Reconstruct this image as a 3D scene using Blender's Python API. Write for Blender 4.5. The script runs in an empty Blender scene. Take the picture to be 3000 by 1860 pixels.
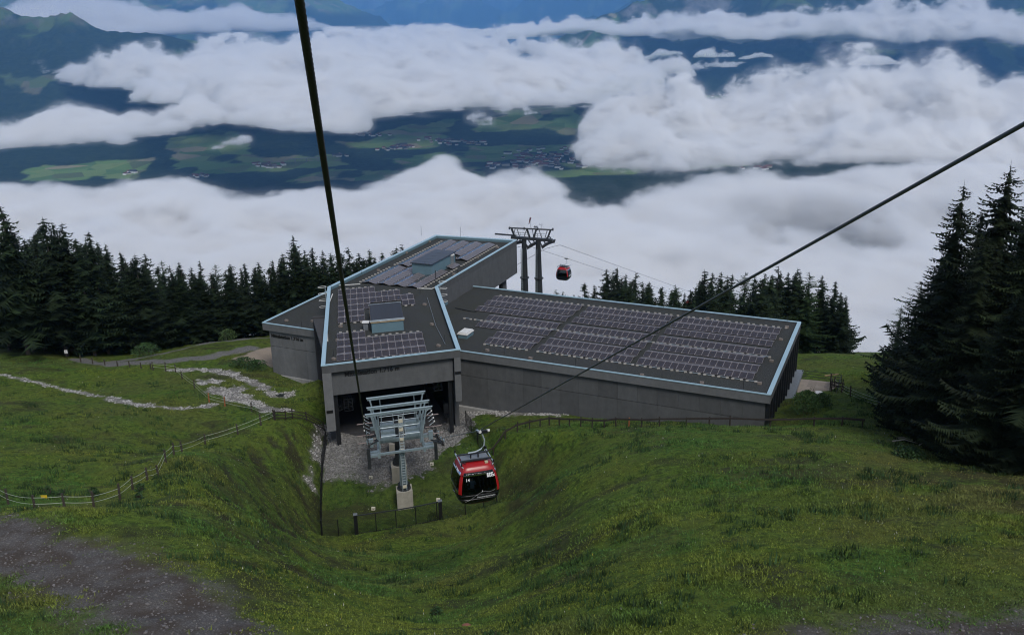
import bpy, bmesh, math, random
import numpy as np
from mathutils import Vector, Matrix
R = math.radians
sc = bpy.context.scene
COL = sc.collection
# ---------------------------------------------------------------- camera
cam_d = bpy.data.cameras.new('camera'); cam = bpy.data.objects.new('camera', cam_d); COL.objects.link(cam)
sc.camera = cam
PITCH, ROLL = R(18.1387), R(1.2635)
R0 = Vector((1, 0, 0)); U0 = Vector((0, math.sin(PITCH), math.cos(PITCH))); B0 = Vector((0, -math.cos(PITCH), math.sin(PITCH)))
rt = R0*math.cos(ROLL) - U0*math.sin(ROLL); up_ = R0*math.sin(ROLL) + U0*math.cos(ROLL)
m = Matrix((rt, up_, B0)).transposed().to_4x4()
cam.matrix_world = m
cam_d.sensor_width = 36; cam_d.lens = 36*2767/3000
cam_d.clip_start = .3; cam_d.clip_end = 120000
# ---------------------------------------------------------------- light
world = bpy.data.worlds.new('World'); sc.world = world; world.use_nodes = True
wn = world.node_tree; wn.nodes.clear()
out = wn.nodes.new('ShaderNodeOutputWorld'); bg = wn.nodes.new('ShaderNodeBackground'); sky = wn.nodes.new('ShaderNodeTexSky')
sky.sky_type = 'NISHITA'; sky.sun_disc = False
SUN_EL, SUN_AZ = R(50), R(158)      # azimuth clockwise from +Y
sky.sun_elevation = SUN_EL; sky.sun_rotation = SUN_AZ
sky.air_density = 1.0; sky.dust_density = 2.0; sky.altitude = 1700
bg.inputs[1].default_value = .10
hsv = wn.nodes.new('ShaderNodeHueSaturation'); hsv.inputs['Saturation'].default_value = .5   # thin overcast
wn.links.new(sky.outputs[0], hsv.inputs['Color']); wn.links.new(hsv.outputs[0], bg.inputs[0]); wn.links.new(bg.outputs[0], out.inputs[0])
sun_d = bpy.data.lights.new('sun', 'SUN'); sun = bpy.data.objects.new('sun', sun_d); COL.objects.link(sun)
sun_d.energy = 1.45; sun_d.angle = R(18); sun_d.color = (1, .96, .9)
sdir = Vector((math.sin(SUN_AZ)*math.cos(SUN_EL), math.cos(SUN_AZ)*math.cos(SUN_EL), math.sin(SUN_EL)))
sun.rotation_euler = sdir.to_track_quat('Z', 'Y').to_euler()
sc.view_settings.view_transform = 'Standard'; sc.view_settings.look = 'None'
sc.view_settings.gamma = 1; sc.view_settings.use_curve_mapping = False
sc.view_settings.exposure = .5
cy = sc.cycles
cy.use_denoising = True; cy.filter_width = 1.1
cy.max_bounces = 10; cy.diffuse_bounces = 2; cy.glossy_bounces = 2; cy.transmission_bounces = 3; cy.transparent_max_bounces = 12; cy.volume_bounces = 8
cy.use_adaptive_sampling = True; cy.adaptive_threshold = .02
cy.caustics_reflective = False; cy.caustics_refractive = False
cy.volume_max_steps = 512; cy.volume_step_rate = 1.6
# ---------------------------------------------------------------- helpers
def srgb(r, g, b):
    f = lambda c: (c/255/12.92) if c/255 <= .04045 else ((c/255+.055)/1.055)**2.4
    return (f(r), f(g), f(b))
def tag(o, label=None, cat=None, group=None, kind=None):
    if label: o['label'] = label
    if cat: o['category'] = cat
    if group: o['group'] = group
    if kind: o['kind'] = kind
    return o
def link(o, parent=None):
    COL.objects.link(o)
    if parent is not None: o.parent = parent
    return o
def empty(name, loc=(0, 0, 0), rz=0):
    o = bpy.data.objects.new(name, None); COL.objects.link(o); o.location = loc; o.rotation_euler = (0, 0, rz)
    o.empty_display_size = .2
    return o
def mesh_obj(name, verts, faces, mat, parent=None, smooth=False, mats=None, mi=None):
    me = bpy.data.meshes.new(name)
    verts = np.asarray(verts, np.float32)
    me.from_pydata([tuple(v) for v in verts.tolist()], [], [tuple(f) for f in faces]); 
    for mm in (mats or [mat]): me.materials.append(mm)
    if mi is not None: me.polygons.foreach_set('material_index', mi)
    if smooth: me.polygons.foreach_set('use_smooth', [True]*len(me.polygons))
    me.update()
    return link(bpy.data.objects.new(name, me), parent)
def grid_obj(name, P, mat, attrs=None, smooth=True):
    """P: (nu,nv,3) array of points -> one sheet"""
    nu, nv = P.shape[:2]
    me = bpy.data.meshes.new(name)
    idx = np.arange(nu*nv).reshape(nu, nv)
    q = np.stack([idx[:-1, :-1], idx[1:, :-1], idx[1:, 1:], idx[:-1, 1:]], -1).reshape(-1, 4)
    me.vertices.add(nu*nv); me.vertices.foreach_set('co', P.reshape(-1).astype(np.float32))
    me.loops.add(q.size); me.loops.foreach_set('vertex_index', q.reshape(-1).astype(np.int32))
    me.polygons.add(len(q)); me.polygons.foreach_set('loop_start', (np.arange(len(q))*4).astype(np.int32))
    me.polygons.foreach_set('use_smooth', np.full(len(q), smooth))
    me.update(calc_edges=True); me.validate()
    for k, a in (attrs or {}).items():
        if a.ndim == 2:
            at = me.attributes.new(k, 'FLOAT', 'POINT'); at.data.foreach_set('value', a.reshape(-1).astype(np.float32))
        else:
            at = me.attributes.new(k, 'FLOAT_COLOR', 'POINT'); c = np.ones((nu*nv, 4), np.float32); c[:, :3] = a.reshape(-1, 3); at.data.foreach_set('color', c.reshape(-1))
    me.materials.append(mat)
    return link(bpy.data.objects.new(name, me))
# node helpers
class NT:
    def __init__(s, name, vol=False):
        s.m = bpy.data.materials.new(name); s.m.use_nodes = True; s.n = s.m.node_tree.nodes; s.l = s.m.node_tree.links
        s.n.clear(); s.out = s.n.new('ShaderNodeOutputMaterial')
        if not vol:
            s.b = s.n.new('ShaderNodeBsdfPrincipled'); s.l.new(s.b.outputs[0], s.out.inputs[0])
    def new(s, t, **k):
        o = s.n.new(t)
        for a, v in k.items():
            if a.startswith('i_'): o.inputs[a[2:].replace('_', ' ')].default_value = v
            else: setattr(o, a, v)
        return o
    def con(s, a, b): s.l.new(a, b)
    def coord(s, kind='Object'):
        return s.new('ShaderNodeTexCoord').outputs[kind]
    def pos(s): return s.new('ShaderNodeNewGeometry').outputs['Position']
    def noise(s, vec, scale, detail=4, rough=.55, dist=0):
        o = s.new('ShaderNodeTexNoise'); o.inputs['Scale'].default_value = scale; o.inputs['Detail'].default_value = detail
        o.inputs['Roughness'].default_value = rough; o.inputs['Distortion'].default_value = dist
        s.con(vec, o.inputs['Vector']); return o.outputs['Fac']
    def ramp(s, fac, stops):
        o = s.new('ShaderNodeValToRGB'); e = o.color_ramp.elements
        while len(e) < len(stops): e.new(.5)
        for el, (p, c) in zip(e, stops):
            el.position = p; el.color = (*c, 1) if len(c) == 3 else c
        s.con(fac, o.inputs[0]); return o.outputs[0]
    def mix(s, fac, a, b, mode='MIX'):
        o = s.new('ShaderNodeMix', data_type='RGBA', blend_type=mode)
        for sock, v in ((o.inputs[0], fac), (o.inputs[6], a), (o.inputs[7], b)):
            if hasattr(v, 'links'): s.con(v, sock)
            else: sock.default_value = v if isinstance(v, (int, float)) else ((*v, 1) if len(v) == 3 else v)
        return o.outputs[2]
    def math(s, op, a, b=0., c=0.):
        o = s.new('ShaderNodeMath', operation=op)
        for i, v in enumerate((a, b, c)):
            if hasattr(v, 'links'): s.con(v, o.inputs[i])
            else: o.inputs[i].default_value = v
        return o.outputs[0]
    def attr(s, name):
        o = s.new('ShaderNodeAttribute'); o.attribute_name = name; return o
    def bump(s, h, strength=.5, dist=.02):
        o = s.new('ShaderNodeBump'); o.inputs['Strength'].default_value = strength; o.inputs['Distance'].default_value = dist
        s.con(h, o.inputs['Height']); s.con(o.outputs[0], s.b.inputs['Normal'])
    def base(s, v):
        if hasattr(v, 'links'): s.con(v, s.b.inputs['Base Color'])
        else: s.b.inputs['Base Color'].default_value = (*v, 1)
    def set(s, rough=None, metal=None, spec=None):
        if rough is not None: s.b.inputs['Roughness'].default_value = rough
        if metal is not None: s.b.inputs['Metallic'].default_value = metal
        if spec is not None: s.b.inputs['Specular IOR Level'].default_value = spec
        return s
def simple_mat(name, col, rough=.6, metal=0, var=.12, scale=3., bump=0, spec=.5):
    t = NT(name); p = t.coord('Object'); n = t.noise(p, scale, 5, .6)
    lo = tuple(c*(1-var) for c in col); hi = tuple(min(1, c*(1+var)) for c in col)
    t.base(t.ramp(n, [(.3, lo), (.7, hi)])); t.set(rough, metal, spec)
    if bump: t.bump(t.noise(p, scale*8, 4), .5, bump)
    return t.m
# value noise on arrays (any dimension of coordinates), numpy only
_T = np.random.RandomState(7).rand(64, 64, 16)
def vnoise2(x, y, seed=0):
    x = np.asarray(x, np.float64) + seed*17.3; y = np.asarray(y, np.float64) + seed*9.1
    xi = np.floor(x).astype(int); yi = np.floor(y).astype(int); fx = x-xi; fy = y-yi
    fx = fx*fx*fx*(fx*(fx*6-15)+10); fy = fy*fy*fy*(fy*(fy*6-15)+10); t = _T[:, :, seed % 16]
    g = lambda a, b: t[a & 63, b & 63]
    return (g(xi, yi)*(1-fx)+g(xi+1, yi)*fx)*(1-fy)+(g(xi, yi+1)*(1-fx)+g(xi+1, yi+1)*fx)*fy
def fbm2(x, y, o=5, seed=0, gain=.5, ridged=False):
    s = 0; a = 1; n = 0
    for i in range(o):
        v = vnoise2(x*2**i*1.0+i*3.7, y*2**i+i*1.9, seed+i)
        if ridged: v = 1-abs(2*v-1)
        s = s+a*v; n += a; a *= gain
    return s/n
def sstep(a, b, x):
    t = np.clip((x-a)/(b-a), 0, 1); return t*t*(3-2*t)
# ---------------------------------------------------------------- near ground height
CTL = [ (-0.3, 36.0, -26.9), (-0.4, 50.0, -33.3), (-0.4, 65.0, -40.2), (-5.7, 63.0, -40.3), (-9.9, 65.0, -41.5), (-7.8, 44.0, -31.3), (-25.6, 92.0, -41.0), (-25.7, 72.0, -35.8), (-20.6, 55.0, -30.4), (-14.8, 43.0, -27.5), (-9.8, 35.0, -25.4), (-31.5, 80.0, -38.9), (-31.2, 51.7, -28.9), (-26.9, 57.0, -31.7), (-29.6, 68.0, -35.7), (-33.1, 92.0, -43.0), (-26.1, 94.0, -41.5), (-22.0, 34.0, -24.8), (-15.8, 33.0, -24.2), (-21.1, 42.0, -26.5), (-27.0, 43.0, -26.9), (-47.8, 80.0, -37.4), (-47.2, 96.0, -41.0), (-65.1, 112.0, -42.9), (-74.8, 130.0, -46.1), (-59.2, 128.0, -46.8), (-44.3, 114.0, -44.2), (-33.8, 108.0, -43.9), (-40.0, 92.0, -40.6), (-34.5, 102.0, -43.1), (-38.0, 134.0, -46.8), (-47.7, 132.0, -46.9), (-33.3, 116.0, -44.5), (-25.0, 106.0, -43.7), (1.9, 90.0, -42.0), (6.6, 87.0, -40.7), (16.5, 84.5, -39.3), (24.1, 82.0, -38.4), (31.5, 80.0, -37.6), (5.2, 68.0, -36.0), (1.4, 70.0, -38.5), (1.6, 59.0, -35.5), (3.8, 50.0, -31.0), (10.3, 52.0, -30.0), (18.1, 50.0, -29.1), (7.7, 38.0, -25.5), (11.7, 31.0, -23.4), (24.1, 42.0, -26.6), (19.7, 31.0, -23.6), (3.9, 33.0, -24.7), (38.2, 66.0, -34.2), (37.0, 78.0, -38.2), (32.7, 93.0, -41.4), (40.6, 98.0, -42.8), (43.4, 112.0, -45.5), (44.4, 128.0, -48.7), (54.3, 128.0, -49.5), (-1.0, 82.0, -43.2), (-23.2, 107.0, -42.4), (-17.7, 75.5, -46.5), (-12.9, 75.5, -46.2), (-8.4, 78.0, -46.6), (-3.7, 80.0, -46.8), (-0.4, 77.0, -44.8), (-4.9, 54.0, -35.9), (-11.9, 55.0, -36.4), (-15.8, 60.0, -38.2), (17.1, 88.0, -40.6), (-45.5, 138.0, -48.2), (-51.5, 134.0, -48.0), (-39.1, 142.0, -49.0), (-40.0, 130.0, -46.1), (-4.3, 103.8, -45.5), (7.2, 94.9, -43.5), (26.5, 89.0, -42.1), (38.0, 112.0, -46.5), (-22.3, 75.4, -41.3), (-24.0, 73.6, -38.4), (-26.6, 72.6, -35.7), (-26.2, 70.2, -35.2), (-17.6, 58.4, -34.6), (-19.4, 56.8, -32.3), (-15.2, 61.5, -38.6), (-21.6, 66.5, -37.6), (-19.2, 69.5, -41.2), (-24.2, 64.3, -33.4), (-27.0, 79.5, -38.4), (-23.6, 83.5, -42.6), (-5.0, 135.0, -50.0), (-25.0, 156.0, -53.5), (-60.0, 160.0, -55.0), (20.0, 150.0, -56.0), (60.0, 150.0, -58.0), (-90.0, 100.0, -44.0), (-90.0, 60.0, -31.0), (90.0, 60.0, -27.0), (90.0, 100.0, -41.0), (0.0, 0.0, -12.0), (-60.0, 10.0, -15.0), (60.0, 10.0, -15.0), (-20.0, 103.0, -46.5), (-22.0, 112.0, -47.2), (-7.0, 111.0, -47.3) ]
_C = np.array(CTL)
def _rbf_fit():
    P = _C[:, :2]/60.; n = len(P); d = np.hypot(P[:, None, 0]-P[None, :, 0], P[:, None, 1]-P[None, :, 1])
    K = np.where(d > 0, d*d*np.log(np.maximum(d, 1e-9)), 0)+np.eye(n)*.0004
    Q = np.hstack([np.ones((n, 1)), P]); A = np.block([[K, Q], [Q.T, np.zeros((3, 3))]])
    return np.linalg.solve(A, np.concatenate([_C[:, 2], np.zeros(3)]))
_W = _rbf_fit()
BASIN = [(-18.6, 78.4), (-1.6, 83.2), (-1.9, 87.3), (-6.3, 112.5), (-22.4, 112.5), (-21.4, 96)]
BANK = [(-24.6, 92), (-27.6, 84), (-26.2, 73), (-21.6, 57.5), (-15.6, 44), (-11, 40), (-9.5, 46), (-13.2, 60), (-18.0, 76.5), (-20.3, 90)]
SHOULDER = [(-1, 88), (2.2, 84), (3.6, 70), (4.4, 56), (3.2, 46), (.8, 52), (.2, 66), (-1.2, 80)]
BAR = [(-32.4, 116.3), (26.2, 88.9), (36.1, 111.7), (-22.5, 139.1)]
def poly_dist(X, Y, P):
    """signed distance to polygon, negative inside"""
    X = np.asarray(X, float); Y = np.asarray(Y, float)
    best = np.full(X.shape, 1e9); ins = np.zeros(X.shape, bool)
    for (ax, ay), (bx, by) in zip(P, P[1:]+P[:1]):
        dx, dy = bx-ax, by-ay; t = np.clip(((X-ax)*dx+(Y-ay)*dy)/(dx*dx+dy*dy), 0, 1)
        best = np.minimum(best, np.hypot(X-ax-t*dx, Y-ay-t*dy))
        c = ((ay > Y) != (by > Y)) & (X < (bx-ax)*(Y-ay)/(by-ay+1e-12)+ax); ins ^= c
    return np.where(ins, -best, best)
def line_dist(X, Y, P):
    X = np.asarray(X, float); Y = np.asarray(Y, float)
    best = np.full(X.shape, 1e9)
    for (ax, ay), (bx, by) in zip(P[:-1], P[1:]):
        dx, dy = bx-ax, by-ay; t = np.clip(((X-ax)*dx+(Y-ay)*dy)/(dx*dx+dy*dy), 0, 1)
        best = np.minimum(best, np.hypot(X-ax-t*dx, Y-ay-t*dy))
    return best
def base_h(X, Y):
    X = np.asarray(X, float); Y = np.asarray(Y, float)
    x = X/60.; y = Y/60.; z = _W[-3]+_W[-2]*x+_W[-1]*y
    for (cx, cyy, _), w in zip(_C, _W):
        d = np.hypot(x-cx/60., y-cyy/60.); z = z+w*np.where(d > 0, d*d*np.log(np.maximum(d, 1e-9)), 0)
    # outside the surveyed patch: a plain slope
    r = sstep(0, 60, np.maximum(np.maximum(abs(X)-95, Y-158), -Y))
    plain = np.where(Y < 150, -12-.29*np.clip(Y, -200, 150)-.0*X, -55.5-.42*(Y-150))
    return z*(1-r)+plain*r
def ground_h(X, Y, detail=True):
    z = base_h(X, Y)
    bd = poly_dist(X, Y, BASIN)
    floor = -47.5+2.7*sstep(84.5, 93.5, Y)
    carve = floor+np.maximum(bd, 0)*(.88+.5*sstep(-12, -16, X)+.3*(X > -6)*sstep(86, 92, Y))
    k = .5; h = np.clip(.5+.5*(z-carve)/k, 0, 1); z = z*(1-h)+carve*h-k*h*(1-h)   # smooth minimum
    z = np.where(bd < .2, np.minimum(z, floor), z)
    dd = poly_dist(X, Y, BAR)
    z = np.where((dd < -.6) & (bd > 1), np.minimum(z, -46.5), z)
    if detail:
        pd = poly_dist(X, Y, BANK)
        a = sstep(0, 2.5, bd)
        z = z+(.35*(fbm2(X/9, Y/9, 3, 1)-.5)*2*a+.14*(fbm2(X/2.2, Y/2.2, 3, 4)-.5)*2+.05*(fbm2(X/.7, Y/.7, 2, 6)-.5)*2)
        # erosion furrows on the steep left bank
        bank = sstep(.8, -1.2, pd)*sstep(.3, 1.5, bd); s = X*.8+Y*.6+.9*fbm2(X/3, Y/3, 3, 2)
        z = z+bank*.75*(fbm2(s/.95, (X*.6-Y*.8)/4, 3, 9, ridged=True)-.68)
        sh = sstep(1, -1, poly_dist(X, Y, SHOULDER)); z = z-sh*.35*fbm2(X/2.2, Y/2.2, 3, 5, ridged=True)
    return z
# ---------------------------------------------------------------- mesh building helpers
class MB:
    def __init__(s): s.v = []; s.f = []; s.mi = []
    def add(s, V, Fc, mi=0):
        o = len(s.v); s.v += [tuple(float(c) for c in q) for q in V]; s.f += [tuple(i+o for i in q) for q in Fc]; s.mi += [mi]*len(Fc); return s
    def prism(s, poly, z0, z1, mi=0):
        """vertical prism over a plan polygon (counter-clockwise)"""
        n = len(poly); a = sum(poly[i][0]*poly[(i+1) % n][1]-poly[(i+1) % n][0]*poly[i][1] for i in range(n))
        if a < 0: poly = poly[::-1]
        V = [(x, y, z0) for x, y in poly]+[(x, y, z1) for x, y in poly]
        F_ = [tuple(range(n))[::-1], tuple(range(n, 2*n))]+[(i, (i+1) % n, n+(i+1) % n, n+i) for i in range(n)]
        return s.add(V, F_, mi)
    def obox(s, c, ax, half, mi=0):
        """box with centre, three axes and half sizes"""
        c = Vector(c); A = [Vector(a).normalized()*h for a, h in zip(ax, half)]
        V = [c+A[0]*i+A[1]*j+A[2]*k for i in (-1, 1) for j in (-1, 1) for k in (-1, 1)]
        return s.add(V, [(0, 1, 3, 2), (4, 6, 7, 5), (0, 4, 5, 1), (2, 3, 7, 6), (0, 2, 6, 4), (1, 5, 7, 3)], mi)
    def box(s, lo, hi, mi=0):
        c = [(a+b)/2 for a, b in zip(lo, hi)]; h = [abs(b-a)/2 for a, b in zip(lo, hi)]
        return s.obox(c, ((1, 0, 0), (0, 1, 0), (0, 0, 1)), h, mi)
    def bar(s, a, b, w, h=None, up=(0, 0, 1), mi=0):
        a = Vector(a); b = Vector(b); d = b-a; L = d.length; d.normalize(); u = Vector(up)
        if abs(d.dot(u)) > .98: u = Vector((1, 0, 0))
        sx = d.cross(u).normalized(); uz = sx.cross(d)
        return s.obox((a+b)/2, (d, sx, uz), (L/2, w/2, (h or w)/2), mi)
    def tube(s, pts, r, n=8, mi=0, cap=True):
        pts = [Vector(p) for p in pts]; R_ = r if isinstance(r, (list, tuple)) else [r]*len(pts); V = []; F_ = []
        for i, p in enumerate(pts):
            d = (pts[min(i+1, len(pts)-1)]-pts[max(i-1, 0)]).normalized()
            u = Vector((0, 0, 1)) if abs(d.z) < .9 else Vector((1, 0, 0))
            a = d.cross(u).normalized(); b = a.cross(d)
            for k in range(n):
                t = 2*math.pi*k/n; V.append(p+(a*math.cos(t)+b*math.sin(t))*R_[i])
        for i in range(len(pts)-1):
            for k in range(n): F_.append((i*n+k, i*n+(k+1) % n, (i+1)*n+(k+1) % n, (i+1)*n+k))
        if cap: F_ += [tuple(range(n))[::-1], tuple((len(pts)-1)*n+k for k in range(n))]
        return s.add(V, F_, mi)
    def build(s, name, mats, parent=None, smooth=False):
        if not isinstance(mats, (list, tuple)): mats = [mats]
        o = mesh_obj(name, s.v, s.f, None, parent, smooth, mats=list(mats), mi=s.mi)
        bm = bmesh.new(); bm.from_mesh(o.data); bmesh.ops.recalc_face_normals(bm, faces=bm.faces); bm.to_mesh(o.data); bm.free()
        return o
def text_obj(name, body, mat, size, origin, xax, nrm, parent=None, depth=.02, align='LEFT', bold=0, spacing=1.0):
    cu = bpy.data.curves.new(name, 'FONT'); cu.body = body; cu.size = size; cu.extrude = depth; cu.align_x = align; cu.offset = bold; cu.space_character = spacing; cu.resolution_u = 3
    tmp = bpy.data.objects.new(name, cu); COL.objects.link(tmp); bpy.context.view_layer.update()
    me = bpy.data.meshes.new_from_object(tmp.evaluated_get(bpy.context.evaluated_depsgraph_get())); bpy.data.objects.remove(tmp); bpy.data.curves.remove(cu)
    me.name = name; me.materials.clear(); me.materials.append(mat)
    x = Vector(xax).normalized(); n = Vector(nrm); n = (n-x*n.dot(x)).normalized(); y = n.cross(x)
    M = Matrix((x, y, n)).transposed().to_4x4(); M.translation = Vector(origin); me.transform(M)
    return link(bpy.data.objects.new(name, me), parent)
def copy_tree(o, parent=None):
    c = o.copy(); COL.objects.link(c)
    if parent is not None: c.parent = parent
    for ch in list(o.children): copy_tree(ch, c)
    return c
def concrete(name, col, sc_=1.2):
    t = NT(name); p = t.pos(); n = t.noise(p, sc_, 8, .65); n2 = t.noise(p, sc_*14, 4, .7)
    mp = t.new('ShaderNodeMapping'); mp.inputs['Scale'].default_value = (.9, .9, .2); t.con(p, mp.inputs[0]); n3 = t.noise(mp.outputs[0], 1.6, 6, .7)
    a = t.ramp(n, [(.3, tuple(c*.78 for c in col)), (.7, tuple(c*1.18 for c in col))])
    a = t.mix(.3, a, t.ramp(n3, [(.35, tuple(c*.6 for c in col)), (.65, tuple(c*1.25 for c in col))])); a = t.mix(.25, a, t.ramp(n2, [(.3, tuple(c*.6 for c in col)), (.7, tuple(c*1.3 for c in col))]))
    oi = t.new('ShaderNodeObjectInfo'); a = t.mix(1.0, a, t.ramp(oi.outputs['Random'], [(0, (.86, .86, .86)), (1, (1.1, 1.1, 1.1))]), 'MULTIPLY')
    t.base(a); t.set(.9, spec=.2); t.bump(n2, .4, .01); return t.m
def MB_mesh(mb, name, mats):
    me = bpy.data.meshes.new(name); me.from_pydata(mb.v, [], mb.f)
    for m_ in mats: me.materials.append(m_)
    me.polygons.foreach_set('material_index', mb.mi); me.update(); return me
# ---------------------------------------------------------------- far terrain
def seg_field(X, Y, pts, slope, wob=0, seed=0):
    """tent: ridge polyline of (x, y, z); height falls by slope per metre of distance"""
    best = np.full(X.shape, -5000.)
    for (a, b) in zip(pts[:-1], pts[1:]):
        ax, ay, az = a; bx, by, bz = b; dx, dy = bx-ax, by-ay; L = dx*dx+dy*dy
        t = np.clip(((X-ax)*dx+(Y-ay)*dy)/L, 0, 1)
        d = np.hypot(X-ax-t*dx, Y-ay-t*dy)
        best = np.maximum(best, az+(bz-az)*t-slope*d)
    return best
RIDGES = [
 ([(-9000, 9300, 900), (-6400, 9200, 420), (-4900, 9100, 130), (-3900, 9100, -20), (-3300, 9200, -130), (-2600, 9600, -330), (-1900, 10200, -560)], .36, .35, 900),
 ([(1200, 12300, -120), (2300, 13200, 300), (3600, 13500, 560), (5000, 13800, 760), (7500, 13500, 1100), (12000, 13000, 1300)], .62, .5, 1300),
 ([(3600, 13500, 560), (3300, 11800, 80), (3200, 11200, -200)], .6, .5, 900),
 ([(5000, 13800, 760), (5200, 11800, 60)], .6, .5, 900),
 ([(1150, 11300, -430), (1200, 12300, -120)], .8, .4, 700),
 ([(-9500, 19000, 900), (-6500, 20000, 560), (-4600, 20500, 420), (-3300, 21500, 80), (-1800, 22500, -500)], .42, .45, 2200),
 ([(-9000, 36000, 700), (-2000, 38000, 500), (1500, 37000, 800), (4500, 36000, 900), (8000, 34000, 700)], .45, .55, 3500),
 ([(1500, 24000, -200), (2800, 25000, 200), (6000, 26000, 1100), (14000, 26000, 1700)], .5, .5, 2200),
 ([(-30000, 42000, 1400), (-12000, 46000, 900), (0, 47000, 1300), (14000, 46000, 1300), (30000, 40000, 1500)], .4, .6, 4000),
]
def far_h(X, Y):
    wx = X+260*(fbm2(X/1500, Y/1500, 4, 3)-.5)*2; wy = Y+260*(fbm2(X/1500, Y/1500, 4, 6)-.5)*2
    z = -890+50*(fbm2(X/1500, Y/1500, 5, 2)-.5)*2 - 90*sstep(9000, 16000, Y)
    # low wooded plateau in mid valley and foothill on the left
    z = z+150*np.exp(-(((X+2300)/1100)**2+((Y-7200)/900)**2))+120*np.exp(-(((X-300)/1100)**2+((Y-8000)/700)**2))
    for pts, sl, amp, sz in RIDGES:
        r = seg_field(wx, wy, pts, sl)
        rel = np.clip((r+900)/900, 0, 1.5)
        r = r+(fbm2(wx/sz, wy/sz, 7, int(sz) % 13, .52, ridged=True)-.62)*sz*amp*.75*rel
        z = np.maximum(z, r)
    # the hill the station stands on falls away below the fog
    hill = -62-.42*(Y-150)-.02*abs(X)
    z = np.maximum(z, np.where(Y < 4500, hill, -5000))
    return z
# ---------------------------------------------------------------- far terrain sheet
t = NT('far_land_material')
a = t.attr('land'); P = t.pos()
n1 = t.noise(P, .02, 6, .7); n2 = t.noise(P, .004, 5, .6)
forest = t.ramp(n1, [(.3, (.01, .02, .01)), (.7, (.034, .055, .026))])
vo = t.new('ShaderNodeTexVoronoi'); vo.inputs['Scale'].default_value = .0062; t.con(P, vo.inputs['Vector']); vs = t.new('ShaderNodeSeparateColor'); t.con(vo.outputs['Color'], vs.inputs[0]); field = t.ramp(vs.outputs[0], [(.1, (.1, .18, .05)), (.35, (.15, .25, .07)), (.6, (.2, .27, .09)), (.8, (.10, .14, .05)), (.95, (.3, .27, .16))])
rock = t.ramp(t.noise(P, .006, 8, .75), [(.35, (.05, .055, .05)), (.6, (.2, .2, .19)), (.8, (.3, .3, .29))])
sep = t.new('ShaderNodeSeparateColor'); t.con(a.outputs['Color'], sep.inputs[0])
c = t.mix(sep.outputs[0], forest, field); c = t.mix(sep.outputs[1], c, rock)
t.base(c); t.set(.95, spec=.1); t.bump(n1, 1., 14.)
FAR_M = t.m
FIELDS = [  # cx, cy, rx, ry, angle
 (-2560, 5750, 330, 300, .2), (-1980, 6300, 260, 520, .4), (-1500, 5900, 420, 190, .2), (-700, 5450, 500, 170, -.1), (-280, 5950, 420, 200, .2),
 (-650, 6900, 330, 500, -.4), (-150, 7300, 420, 260, .1), (200, 6300, 500, 190, .1), (640, 6900, 190, 600, .45), (950, 6700, 260, 420, .6), (250, 7700, 300, 200, 0), (950, 8900, 500, 250, .1),
 (750, 5500, 600, 250, .1), (1500, 5900, 700, 300, 0), (1500, 3900, 1300, 160, .12), (800, 3500, 700, 120, .1), (2300, 9500, 1100, 500, .1), (-2500, 7100, 180, 160, 0), (500, 12500, 800, 1500, .1), (-300, 16000, 1500, 3000, 0), (2500, 4300, 500, 200, 0)]
def make_far():
    na, nr = 760, 640
    th = np.linspace(-R(50), R(50), na); rr = 60*np.exp(np.linspace(0, math.log(60000/60), nr))
    # denser sampling between 3 and 16 km
    u = np.linspace(0, 1, nr); rr = np.interp(u, [0, .1, .25, .75, .9, 1], [170, 1500, 4200, 15000, 30000, 62000])
    T, Rr = np.meshgrid(th, rr, indexing='ij'); X = Rr*np.sin(T); Y = Rr*np.cos(T)
    Z = far_h(X, Y)-.5*(X*X+Y*Y)/6.37e6*.85
    col = np.zeros((na, nr, 3))
    gx = np.gradient(Z, axis=1)/np.gradient(Rr, axis=1)
    f = np.zeros_like(Z)
    wx = X+130*(fbm2(X/260, Y/260, 4, 8)-.5)*2; wy = Y+130*(fbm2(X/260, Y/260, 4, 9)-.5)*2
    for (cx, cyy, rx, ry, an) in FIELDS:
        dx, dy = wx-cx, wy-cyy; ca, sa = math.cos(an), math.sin(an)
        d = np.maximum(abs(dx*ca+dy*sa)/rx, abs(-dx*sa+dy*ca)/ry)
        f = np.maximum(f, sstep(1.03, .97, d))
    f = f*sstep(.74, .66, fbm2(X/300, Y/420, 5, 7))
    hi = sstep(-120, 60, Z)*sstep(.4, .52, fbm2(X/400, Y/400, 5, 12))*(X < -1500)
    clear = sstep(.6, .645, fbm2(X/420, Y/420, 5, 3))*sstep(-860, -760, Z)*.4
    col[..., 0] = np.maximum(np.maximum(f, hi*.7), clear)
    slope = abs(gx)
    col[..., 1] = np.clip(sstep(.75, 1.2, slope)*sstep(-700, -300, Z)+sstep(100, 500, Z)*sstep(.3, .6, slope), 0, 1)
    P = np.stack([X, Y, Z], -1)
    o = grid_obj('valley_terrain', P, FAR_M, {'land': col}); tag(o, kind='structure')
make_far()
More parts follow.
